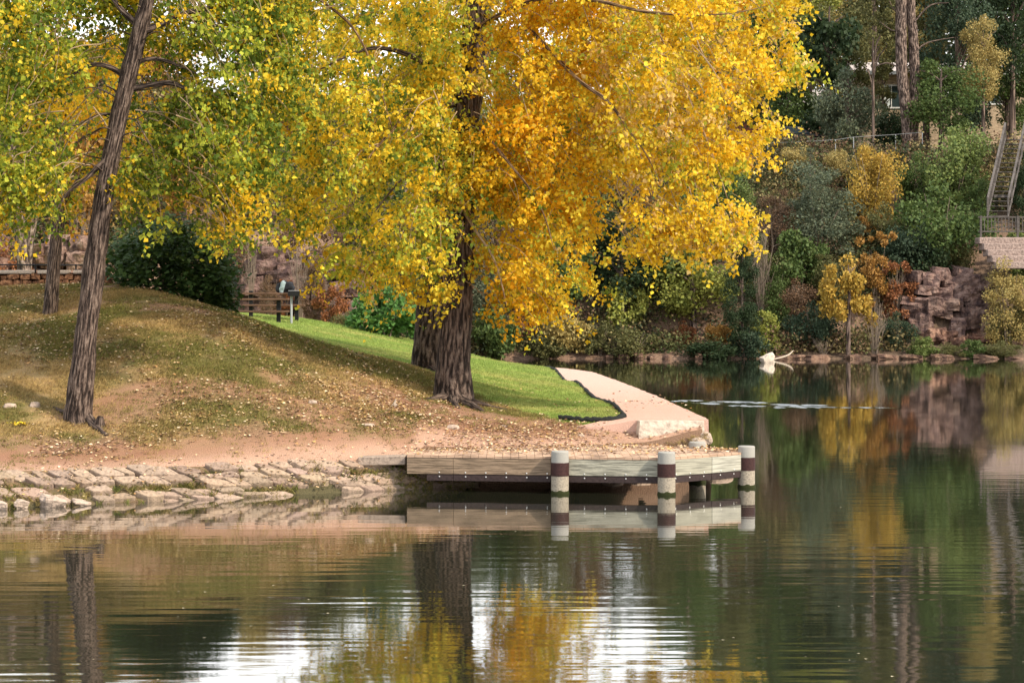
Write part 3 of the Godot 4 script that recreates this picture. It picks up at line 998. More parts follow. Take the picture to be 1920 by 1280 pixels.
# rubble wall and pipe rail at the top of the slope
func build_rubble_wall() -> void:
	var d := 51.4
	var s := F / d
	var at := P(60, 540, d)
	var w := thing("rubble_wall", "low dry-laid wall of brown rubble stones at the top of the slope", "wall", at)
	var base := P(60, 543, d).y - 0.05
	var x0 := (-90.0 - 960.0) / s
	var x1 := (205.0 - 960.0) / s
	var mb := Mb.new()
	mb.box(Vector3((x0 + x1) * 0.5, base + 0.22, -d - 0.18), Vector3(x1 - x0, 0.42, 0.24), Basis.IDENTITY, 0.0, Color(0.25, 0.22, 0.2))
	part(w, "core", mb.done(), M.stone_wall, at)
	var heights := [0.0, 0.14, 0.27, 0.39]
	for r in 3:
		var x := x0 + rr(-0.1, 0.0)
		while x < x1:
			var ww := rr(0.12, 0.32)
			var hh: float = heights[r + 1] - heights[r]
			mb = Mb.new()
			rock(mb, Vector3(x + ww * 0.5, base + heights[r] + hh * 0.5 + rr(-0.02, 0.02), -d + rr(-0.02, 0.03)), Vector3(ww * 1.12, hh * 1.2, 0.24), Basis(Vector3.BACK, rr(-0.2, 0.2)), 0.72, 0.22, 2, x * 3.0 + r)
			var v := rr(0.7, 1.15)
			for k in mb.c.size():
				mb.c[k] = Color(v, v * rr(0.97, 1.0), v * 0.98)
			part(w, "stone", mb.done(), M.stone_wall, at)
			x += ww
	var xc := x0
	while xc < x1:
		var l := minf(rr(0.6, 1.0), x1 - xc)
		mb = Mb.new()
		rock(mb, Vector3(xc + l * 0.5, base + 0.45, -d - 0.02), Vector3(l * 1.12, 0.1, 0.42), Basis.IDENTITY, 0.85, 0.06, 4, xc)
		part(w, "cap_stone", mb.done(), M.concrete, at)
		xc += l
	var rail := thing("pipe_rail", "thin dark pipe rail above the rubble wall", "railing", at)
	mb = Mb.new()
	tube(mb, [[Vector3(x0, base + 0.62, -d - 0.1), 0.016], [Vector3(x1, base + 0.60, -d - 0.1), 0.016]], 8)
	part(rail, "top_rail", mb.done(), M.black_metal, at)
	for px in [-60, 64, 140, 200]:
		var xx: float = (px - 960.0) / s
		mb = Mb.new()
		tube(mb, [[Vector3(xx, base + 0.4, -d - 0.1), 0.018], [Vector3(xx, base + 0.63, -d - 0.1), 0.018]], 8)
		part(rail, "post", mb.done(), M.black_metal, at)

# ---------------------------------------------------------------- near trees
const PAL := {
	"gold": Color(0.76, 0.50, 0.025), "yellow": Color(0.80, 0.62, 0.055), "orange": Color(0.74, 0.38, 0.012), "lime": Color(0.42, 0.45, 0.05),
	"green": Color(0.13, 0.19, 0.025), "pale": Color(0.74, 0.54, 0.20), "brown": Color(0.30, 0.15, 0.05)}

func pick(w: Array) -> Color:
	var t := rng.randf()
	for q in w:
		t -= q[1]
		if t <= 0.0:
			return PAL[q[0]]
	return PAL[w[0][0]]

# leaves hang along drooping sprays
func leaf_clump(mb: Mb, ce: Vector3, rad: Vector3, n: int, w: Array, size: float, tm: Mb = null) -> void:
	var main := pick(w)
	var tone := rr(0.88, 1.12)
	var sprays := maxi(2, int(n / 22.0))
	for j in sprays:
		var o := Vector3(rng.randfn(), rng.randfn(), rng.randfn()) * 0.5
		if o.length_squared() > 1.6:
			o *= 0.6
		var a := ce + o * rad
		var dir := Vector3(rr(-1, 1), rr(-0.5, 0.3), rr(-1, 1)).normalized() * rr(0.7, 1.5) * rad.y
		var drop := rr(0.2, 0.9) * rad.y
		if tm and rng.randf() < 0.35:
			tube(tm, [[a, 0.006], [a + dir * 0.5 - Vector3(0, drop * 0.25, 0), 0.004], [a + dir - Vector3(0, drop, 0), 0.002]], 3)
		for k in int(float(n) / sprays):
			var t := rng.randf()
			var p := a + dir * t - Vector3(0, drop * t * t, 0) + Vector3(rng.randfn(), rng.randfn() - 0.5, rng.randfn()) * 0.055 * (size / 0.09)
			var al := Vector3(rr(-1, 1), rr(-1.6, 0.3), rr(-1, 1)).normalized()
			var sd := al.cross(Vector3(rr(-1, 1), rr(-1, 1), rr(-1, 1))).normalized()
			var s := size * (rr(0.45, 0.9) if rng.randf() < 0.4 else rr(0.8, 1.35))
			var col := (main if rng.randf() < 0.6 else pick(w)) * (tone * rr(0.8, 1.18))
			mb.leaf(p, al * s, sd * s * rr(0.36, 0.5), al.cross(sd) * s * rr(-0.18, 0.18), col)

func droop_twig(mb: Mb, from: Vector3, to: Vector3, r: float) -> void:
	var mid := from.lerp(to, 0.5) + Vector3(rr(-0.1, 0.1), 0.14 * from.distance_to(to), rr(-0.1, 0.1))
	tube(mb, spline([[from, r], [mid, r * 0.7], [to, r * 0.25]], 3), 4)

# regions: [polygon in survey pixels, depth, half thickness, clumps, leaves each, palette, leaf size]
func crown(regions: Array, hub: Callable) -> Array:
	var lm := Mb.new()
	var tm := Mb.new()
	for g in regions:
		var poly := PackedVector2Array()
		var lo := Vector2(1e9, 1e9)
		var hi := -lo
		for q in g[0]:
			var v := Vector2(q[0], q[1])
			poly.append(v)
			lo = lo.min(v)
			hi = hi.max(v)
		var made := 0
		var tries := 0
		while made < g[3] and tries < 20000:
			tries += 1
			var v := Vector2(rr(lo.x, hi.x), rr(lo.y, hi.y))
			if not Geometry2D.is_point_in_polygon(v, poly):
				continue
			var thin := 1.0
			for k in poly.size():
				var q := Geometry2D.get_closest_point_to_segment(v, poly[k], poly[(k + 1) % poly.size()])
				thin = minf(thin, 0.25 + v.distance_to(q) / 160.0)
			var d: float = g[1] + g[2] * rr(-1, 1) * thin
			# crowns have holes: thin out where the air between boughs is
			if noise2.get_noise_3d(v.x * 0.55, v.y * 0.75, d * 14.0) < -0.22:
				continue
			# the boughs part in front of the trunks
			if d < 50.0 and rng.randf() < 0.8 and ((absf(v.x - 888.0) < 34.0 and v.y < 250.0) or (absf(v.x - 866.0) < 24.0 and v.y > 390.0)):
				continue
			var c := P(v.x, v.y, d)
			var r := rr(0.24, 0.50)
			leaf_clump(lm, c, Vector3(r, r * rr(0.8, 1.35), r), int(g[4] * rr(0.6, 1.3)), g[5], g[6], tm if g[6] < 0.15 else null)
			if rng.randf() < 0.75:
				var h: Vector3 = hub.call(c)
				var from := c + (h - c).normalized() * rr(0.3, 0.8) + Vector3(rr(-0.3, 0.3), rr(0.1, 0.5), rr(-0.3, 0.3))
				droop_twig(tm, from, c + Vector3(rr(-0.2, 0.2), -r, rr(-0.2, 0.2)), rr(0.007, 0.015))
			made += 1
	return [lm, tm]

func px_path(pts: Array, d: float, per := 6) -> Array:
	var out := []
	for q in pts:
		out.append([P(q[0], q[1], d + (q[3] if q.size() > 3 else 0.0)), q[2]])
	return spline(out, per)

func near_tree(called: String, label: String, d: float, trunk: Array, limbs: Array, regions: Array, bark: String, twig: String, roots := []) -> void:
	var base := P(trunk[0][0], trunk[0][1], d)
	var t := thing(called, label, "tree", base, "cottonwoods on the near shore")
	var mb := Mb.new()
	tube(mb, px_path(trunk, d, 12), 40, 0.10, 0.05, 3.0, 1.0)
	var tr := part(t, "trunk", mb.done(), M[bark], base)
	for q in roots:
		mb = Mb.new()
		var pts := []
		for w in q:
			var p := P(w[0], w[1], d + w[3])
			p.y = ground(p.x, d + w[3]) + w[2] * 0.25
			pts.append([p, w[2]])
		tube(mb, spline(pts, 5), 10, 0.3, 0.02, 2.0)
		part(tr, "root", mb.done(), M[bark])
	for q in limbs:
		mb = Mb.new()
		tube(mb, px_path(q, d, 6), 10, 0.15, 0.012, 1.0)
		part(t, "branch", mb.done(), M[q[0][4]] if q[0].size() > 4 else M[bark], base)
	var hub := func(c: Vector3) -> Vector3:
		var best := base
		var bd := 1e9
		for w in trunk:
			var p := P(w[0], w[1] - 120.0, d)
			if p.distance_to(c) < bd:
				bd = p.distance_to(c)
				best = p
		return best
	var made := crown(regions, hub)
	var cr := part(t, "crown", made[0].done(), M.leaf, base)
	cr.set_meta("kind", "stuff")
	var tw := part(t, "twigs", made[1].done(), M[twig], base)
	tw.set_meta("kind", "stuff")

func build_near_trees() -> void:
	var wa := [["lime", 0.46], ["green", 0.30], ["yellow", 0.16], ["gold", 0.08]]
	var wa2 := [["green", 0.48], ["lime", 0.30], ["gold", 0.14], ["yellow", 0.08]]
	var wc1 := [["yellow", 0.35], ["gold", 0.22], ["lime", 0.28], ["green", 0.13], ["pale", 0.02]]
	var wc2 := [["gold", 0.48], ["orange", 0.26], ["yellow", 0.16], ["lime", 0.07], ["green", 0.03]]
	var wc3 := [["gold", 0.38], ["yellow", 0.36], ["pale", 0.14], ["lime", 0.10], ["orange", 0.02]]
	# leaning slender tree
	var twigs := [
		[[262, 50, 0.07], [228, 20, 0.055], [200, -20, 0.04], [170, -60, 0.02]], [[270, 58, 0.08], [305, 45, 0.06], [345, 25, 0.05], [420, 10, 0.03]],
		[[240, 150, 0.06], [210, 128, 0.05], [170, 122, 0.04], [120, 150, 0.015]], [[246, 166, 0.05], [290, 158, 0.05], [330, 158, 0.045], [390, 190, 0.02]],
		[[196, 300, 0.05, -0.1], [160, 335, 0.04, -0.2], [125, 362, 0.03, -0.2], [95, 410, 0.012, -0.2]], [[230, 215, 0.03], [185, 215, 0.022], [140, 235, 0.012], [105, 228, 0.005]],
		[[240, 120, 0.05], [290, 110, 0.04], [340, 125, 0.02], [400, 155, 0.008]]]
	for k in 22:
		var f := rng.randf()
		var y := lerpf(40, 330, f)
		var x := lerpf(262, 200, f)
		var s := -1.0 if rng.randf() < 0.55 else 1.0
		var l := rr(50, 140)
		twigs.append([[x, y, 0.014], [x + s * l * 0.4, y + rr(-35, 5), 0.010, rr(-0.4, 0.4)], [x + s * l * 0.8, y + rr(-30, 40), 0.006, rr(-0.8, 0.8)], [x + s * l, y + rr(-20, 80), 0.003, rr(-1, 1)]])
	near_tree("cottonwood_tree", "slender leaning tree with dark furrowed trunk and greenish crown on the grassy slope", 41.4,
		[[150, 800, 0.30], [145, 782, 0.265], [150, 735, 0.23], [158, 650, 0.205], [168, 560, 0.195], [180, 470, 0.18], [194, 370, 0.17], [218, 240, 0.16], [243, 130, 0.15], [263, 50, 0.15], [280, -30, 0.12], [300, -250, 0.09], [330, -600, 0.04]],
		twigs,
		[[[[-80, -60], [140, -60], [150, 100], [110, 220], [115, 300], [100, 370], [60, 395], [-80, 405]], 41.4, 2.0, 230, 120, wa, 0.088],
		[[[300, -60], [540, -60], [560, 200], [500, 320], [465, 390], [430, 430], [395, 420], [330, 395], [250, 385], [225, 350], [260, 250], [330, 180], [330, 60]], 42.2, 2.2, 290, 110, wa2, 0.088],
		[[[100, -60], [320, -60], [300, 60], [160, 100]], 42.4, 1.6, 62, 110, wa, 0.088],
		[[[385, 330], [470, 350], [445, 445], [410, 450]], 41.4, 0.8, 10, 60, wc2, 0.08],
		[[[-10, 395], [22, 395], [22, 432], [-10, 432]], 41.0, 0.2, 2, 60, wc2, 0.08],
		[[[-300, -700], [560, -700], [620, -60], [-300, -60]], 42.0, 3.6, 150, 55, wa, 0.17]],
		"bark_grey", "twig", [[[165, 790, 0.09, -0.1], [180, 806, 0.06, -0.45], [200, 820, 0.03, -0.8]], [[140, 780, 0.08, 0.0], [118, 770, 0.05, 0.2], [100, 766, 0.02, 0.4]]])
	near_tree("cottonwood_tree", "thin crooked young tree beside the rubble wall", 47.7,
		[[90, 598, 0.18], [92, 585, 0.15], [98, 520, 0.125], [104, 450, 0.12], [112, 400, 0.11], [108, 340, 0.09], [124, 270, 0.07], [116, 150, 0.05], [130, 0, 0.03]],
		[[[106, 440, 0.05], [96, 425, 0.045], [90, 420, 0.04]], [[112, 395, 0.05], [150, 330, 0.035], [185, 310, 0.02]], [[110, 330, 0.04], [140, 270, 0.03], [190, 240, 0.015]]],
		[[[[30, 100], [260, 60], [300, 280], [240, 400], [200, 420], [120, 390], [60, 380]], 48.3, 1.8, 110, 90, [["gold", 0.5], ["orange", 0.2], ["lime", 0.2], ["green", 0.1]], 0.085]],
		"bark_grey", "twig")
	# the big pair
	near_tree("cottonwood_tree", "massive cottonwood with thick furrowed trunk nearest the path, crown golden yellow", 46.4,
		[[852, 775, 0.52], [850, 752, 0.44], [850, 725, 0.385], [851, 690, 0.35], [853, 640, 0.335], [857, 580, 0.31], [862, 520, 0.285], [866, 460, 0.25], [870, 380, 0.215], [876, 280, 0.18], [882, 150, 0.15], [876, 0, 0.12], [870, -200, 0.1], [880, -700, 0.05]],
		[[[980, 40, 0.045, 0.0, "bark_tan"], [1080, 145, 0.036, -1.7], [1140, 190, 0.034, -2.2], [1180, 245, 0.022, -2.4], [1212, 290, 0.014, -2.4], [1240, 345, 0.006, -2.4]], [[880, 60, 0.06, 0.0, "bark_tan"], [1000, 0, 0.045, -1.3], [1110, 0, 0.036, -1.9], [1200, 20, 0.030, -2.2], [1290, 28, 0.022, -2.4], [1370, 25, 0.014, -2.5], [1435, 12, 0.006, -2.5]],
		[[600, 0, 0.03, -1.0, "bark_tan"], [660, 50, 0.026, -2.0], [700, 130, 0.018, -2.3], [735, 240, 0.007, -2.3]], [[800, 180, 0.03, -0.6, "bark_tan"], [720, 260, 0.024, -2.0], [670, 330, 0.015, -2.2], [650, 400, 0.006, -2.2]], [[890, 230, 0.04, 0.0, "bark_tan"], [950, 300, 0.03, -1.7], [1010, 380, 0.018, -2.0], [1040, 470, 0.007, -2.0]],
		[[870, 395, 0.04, -0.1, "twig"], [890, 430, 0.03, -0.7], [928, 490, 0.022, -1.0], [950, 572, 0.008, -1.1]], [[868, 340, 0.07], [820, 310, 0.05, -0.6], [760, 330, 0.03, -1.0], [700, 400, 0.012, -1.3]], [[878, 200, 0.08], [800, 120, 0.06, -0.8], [700, 90, 0.04, -1.4], [600, 130, 0.015, -1.6]],
		[[872, 320, 0.06], [930, 250, 0.05, -0.3], [1010, 240, 0.03, -0.4], [1080, 300, 0.012, -0.5]], [[1180, 245, 0.02, -1.8, "twig"], [1195, 275, 0.016, -1.9], [1205, 300, 0.008, -2.0]], [[1290, 28, 0.02, -1.8, "twig"], [1330, 120, 0.016, -2.0], [1400, 150, 0.01, -2.1], [1470, 130, 0.004, -2.1]],
		[[1235, 60, 0.02, -1.2, "twig"], [1300, 200, 0.018, -1.5], [1340, 300, 0.012, -1.6], [1380, 420, 0.005, -1.6]]],
		[[[[480, -60], [900, -60], [900, 330], [880, 480], [840, 545], [780, 550], [700, 525], [640, 515], [595, 490], [550, 430], [520, 370], [500, 290]], 45.6, 2.4, 330, 125, wc1, 0.09],
		[[[880, -60], [1150, -60], [1120, 330], [1110, 540], [1050, 570], [950, 575], [915, 530], [885, 450]], 46.0, 2.2, 270, 125, wc2, 0.09],
		[[[1100, -60], [1495, -60], [1500, 110], [1470, 200], [1440, 270], [1370, 310], [1310, 330], [1250, 350], [1180, 330], [1120, 300]], 45.4, 2.4, 265, 120, wc3, 0.09],
		[[[1150, 330], [1320, 340], [1395, 400], [1405, 450], [1385, 470], [1350, 460], [1290, 430], [1240, 450], [1200, 480], [1180, 440]], 45.0, 1.4, 60, 100, wc3, 0.09],
		[[[350, -900], [1500, -900], [1560, -60], [420, -60]], 46.5, 5.0, 260, 60, wc3, 0.19]],
		"bark_grey", "twig", [[[865, 755, 0.16, -0.35], [885, 778, 0.09, -0.8], [905, 800, 0.03, -1.3]], [[835, 750, 0.15, -0.3], [818, 765, 0.08, -0.6], [800, 778, 0.03, -0.9]], [[872, 745, 0.14, 0.0], [900, 752, 0.07, -0.3], [950, 768, 0.025, -0.6]], [[850, 760, 0.15, -0.45], [852, 782, 0.07, -0.9], [862, 800, 0.02, -1.3]]])
	near_tree("cottonwood_tree", "second stout cottonwood in shade, half hidden behind the massive trunk", 50.5,
		[[803, 712, 0.52], [804, 690, 0.43], [807, 640, 0.39], [812, 580, 0.37], [830, 420, 0.33], [862, 280, 0.30], [885, 150, 0.29], [897, 20, 0.27], [908, -200, 0.2], [930, -600, 0.08]],
		[[[888, 130, 0.13], [940, 85, 0.11, 0.2], [985, 50, 0.10, 0.4], [1060, -40, 0.07, 0.6]], [[878, 190, 0.10], [825, 200, 0.08, -0.2], [780, 215, 0.04, -0.4], [730, 240, 0.015, -0.6]], [[880, 170, 0.06], [930, 130, 0.045, 0.0], [985, 170, 0.03, 0.0], [995, 230, 0.01, 0.0]]],
		[[[[520, -60], [1350, -60], [1300, 200], [1100, 350], [1080, 500], [930, 520], [900, 420], [760, 480], [640, 430], [560, 300]], 51.0, 2.6, 420, 100, wc1, 0.10],
		[[[400, -700], [1400, -700], [1400, -60], [480, -60]], 51.5, 4.0, 130, 55, wc1, 0.19],
		[[[520, -60], [1330, -60], [1250, 170], [1000, 200], [560, 180]], 53.0, 1.2, 150, 100, wc1, 0.10]],
		"bark_grey", "twig", [[[790, 705, 0.16, -0.2], [775, 700, 0.08, -0.3], [760, 704, 0.03, -0.5]], [[805, 705, 0.15, -0.3], [820, 718, 0.08, -0.8], [828, 730, 0.03, -1.2]]])

# ---------------------------------------------------------------- shrubs and far trees
var CROWNS := {}

func shrub_mesh(kind: String, sd: int, aspect := 1.0) -> ArrayMesh:
	var key := kind + str(sd) + "x" + str(aspect)
	if CROWNS.has(key):
		return CROWNS[key]
	rng.seed = 900 + sd * 31 + kind.hash() % 1000
	var mb := Mb.new()
	var lobes := []
	var size := 0.085
	var nleaf := 4200
	if kind == "round":
		for k in 26:
			var o := Vector3(rng.randfn(), rng.randfn(), rng.randfn()).normalized() * rr(0.35, 0.78)
			lobes.append([o, rr(0.2, 0.42)])
	elif kind == "open":
		nleaf = 2800
		for k in 22:
			var o := Vector3(rng.randfn(), rng.randfn(), rng.randfn()).normalized() * rr(0.3, 0.86)
			lobes.append([o, rr(0.12, 0.26)])
	elif kind == "tall":
		for k in 30:
			var y := rr(-0.95, 0.9)
			var w := 0.75 * sqrt(maxf(0.05, 1.0 - absf(y) * 0.85))
			var a := rr(0, TAU)
			lobes.append([Vector3(cos(a) * w * rr(0.3, 1.0), y, sin(a) * w * rr(0.3, 1.0)), rr(0.16, 0.3)])
	elif kind == "conifer":
		size = 0.06
		nleaf = 4500
		for k in 40:
			var y := rr(-1.0, 0.92)
			var w := 0.8 * (0.96 - y) * 0.5 + 0.05
			var a := rr(0, TAU)
			lobes.append([Vector3(cos(a) * w * rr(0.4, 1.0), y, sin(a) * w * rr(0.4, 1.0)), 0.08 + 0.16 * (1.0 - y) * 0.5])
	elif kind == "broad":
		size = 0.11
		nleaf = 3600
		for k in 30:
			var o := Vector3(rng.randfn(), rng.randfn(), rng.randfn()).normalized() * rr(0.4, 0.85)
			lobes.append([o, rr(0.16, 0.34)])
	elif kind == "fine":
		size = 0.055
		nleaf = 7500
		for k in 26:
			var o := Vector3(rng.randfn(), rng.randfn(), rng.randfn()).normalized() * rr(0.3, 0.8)
			lobes.append([o, rr(0.18, 0.4)])
	if aspect > 1.2:
		for q in lobes.duplicate():
			lobes.append([Vector3(rr(-0.6, 0.6), rr(-0.85, 0.85), rr(-0.6, 0.6)), q[1] * rr(0.7, 1.0)])
	for q in lobes:
		q[0].y *= aspect
	nleaf = int(nleaf * (0.4 + 0.6 * aspect))
	for k in nleaf:
		var q: Array = lobes[rng.randi() % lobes.size()]
		var u := Vector3(rng.randfn(), rng.randfn(), rng.randfn()).normalized()
		var p: Vector3 = q[0] + u * q[1] * pow(rng.randf(), 0.4)
		var al := Vector3(rr(-1, 1), rr(-1.0, 0.8), rr(-1, 1)).normalized()
		if kind == "conifer":
			al = (Vector3(p.x, 0, p.z).normalized() + Vector3(rr(-0.5, 0.5), rr(-0.5, 0.1), rr(-0.5, 0.5))).normalized()
		var sdv := al.cross(Vector3(rr(-1, 1), rr(-1, 1), rr(-1, 1))).normalized()
		var s := size * rr(0.6, 1.4)
		var b := rr(0.62, 1.38)
		var hue := rr(-0.14, 0.14)
		var w := 0.42 if kind != "conifer" else 0.2
		mb.leaf(p, al * s, sdv * s * w, al.cross(sdv) * s * rr(-0.15, 0.15), Color(b * (1.0 + hue), b, b * (1.0 - hue)))
	CROWNS[key] = mb.done()
	return CROWNS[key]

func stems_mesh(kind: String, sd: int) -> ArrayMesh:
	var key := "stem" + kind + str(sd)
	if CROWNS.has(key):
		return CROWNS[key]
	rng.seed = 1700 + sd * 13 + kind.hash() % 100
	var mb := Mb.new()
	# unit space: ground at y = -1, tips near the crown's rim
	var n := 7
	if kind == "bare":
		n = 34
	elif kind == "trunk":
		n = 1
	for k in n:
		var a := rr(0, TAU)
		var w := rr(0.25, 0.8)
		if kind == "trunk":
			tube(mb, spline([[Vector3(0, -1.05, 0), 0.11], [Vector3(0.02, -0.4, 0), 0.085], [Vector3(-0.02, 0.2, 0.02), 0.06], [Vector3(0.02, 0.85, 0), 0.02]], 4), 8)
			for j in 9:
				var aa := rr(0, TAU)
				var y := rr(-0.3, 0.6)
				var l := rr(0.4, 0.75)
				tube(mb, [[Vector3(0, y, 0), 0.028], [Vector3(cos(aa) * l * 0.5, y + 0.18, sin(aa) * l * 0.5), 0.018], [Vector3(cos(aa) * l, y + 0.25, sin(aa) * l), 0.005]], 4)
		else:
			var r := 0.022 if kind != "bare" else 0.014
			var tip := Vector3(cos(a) * w, rr(0.2, 0.95), sin(a) * w)
			var q := Vector3(cos(a) * w * 0.35, rr(-0.45, -0.1), sin(a) * w * 0.35)
			tube(mb, spline([[Vector3(cos(a) * 0.08, -1.05, sin(a) * 0.08), r], [q, r * 0.8], [tip, r * 0.25]], 3), 4)
			if kind == "bare":
				for j in 3:
					var f := rr(0.3, 0.9)
					var s0 := q.lerp(tip, f)
					tube(mb, [[s0, 0.007], [s0 + Vector3(rr(-0.3, 0.3), rr(0.05, 0.4), rr(-0.3, 0.3)), 0.002]], 3)
	CROWNS[key] = mb.done()
	return CROWNS[key]

const SHRUB_COL := {
	"dark": Color(0.035, 0.058, 0.022), "pine": Color(0.05, 0.078, 0.042), "green": Color(0.085, 0.125, 0.032), "light": Color(0.17, 0.215, 0.06), "olive": Color(0.135, 0.13, 0.045), "lime": Color(0.28, 0.29, 0.06),
	"sage": Color(0.125, 0.145, 0.085), "straw": Color(0.38, 0.29, 0.10), "yellow": Color(0.46, 0.30, 0.055), "amber": Color(0.38, 0.20, 0.05), "rust": Color(0.28, 0.11, 0.045), "brown": Color(0.18, 0.105, 0.06), "vine": Color(0.09, 0.20, 0.045), "maple": Color(0.045, 0.085, 0.02)}

# at: foot of the plant; height, radius in metres
func plant(called: String, label: String, category: String, at: Vector3, h: float, r: float, kind: String, col: String, stems := "stems", skirt := 0.0, group := "shrubs and trees of the wooded bank") -> void:
	var t := thing(called, label, category, at, group)
	var sd := int(names[called]) % 3
	if kind != "none":
		var ch := h * (1.0 - skirt)
		var asp := ch * 0.5 / maxf(r * 1.2, 0.1)
		var bucket := 0.7 if asp < 0.85 else (1.0 if asp < 1.25 else (1.6 if asp < 2.0 else (2.4 if asp < 3.0 else 3.4)))
		var c := part(t, "crown", shrub_mesh(kind, sd, bucket), leaf_of(col))
		c.position = Vector3(0, h - ch * 0.5, 0)
		c.scale = Vector3(r * 1.42, ch * 0.5 * 1.18 / bucket, r * 1.25)
		c.rotation.y = rr(0, TAU)
		c.set_meta("kind", "stuff")
	var s := part(t, "trunk" if stems == "trunk" else "stems", stems_mesh(stems, sd), M.bark_far if stems == "trunk" else M.twig_bare)
	s.position = Vector3(0, h * 0.47, 0)
	s.scale = Vector3(r * 0.9, h * 0.5, r * 0.8)
	if stems == "trunk":
		s.scale = Vector3(minf(r * 0.9, 2.2), h * 0.5, minf(r * 0.9, 2.2))
	s.rotation.y = rr(0, TAU)

func leaf_of(col: String) -> StandardMaterial3D:
	var key := "shrub_" + col
	if not M.has(key):
		leafmat(key, lin(SHRUB_COL[col].r, SHRUB_COL[col].g, SHRUB_COL[col].b), 0.55, 0.65)
	return M[key]

func fp(called: String, label: String, px: float, top: float, bot: float, hw: float, kind: String, col: String, stems := "stems", skirt := 0.0, depth := 0.0) -> void:
	var at := hit(px, bot) if depth <= 0.0 else P(px, bot, depth)
	if depth > 0.0:
		at.y = hill(at.x, depth)
	var s := F / -at.z
	var h := at.y
	h = P(px, top, -at.z).y - at.y
	at.y -= 0.1
	plant(called, label, "tree" if called.ends_with("tree") else "shrub", at, h + 0.1, hw / s, kind, col, stems, skirt)

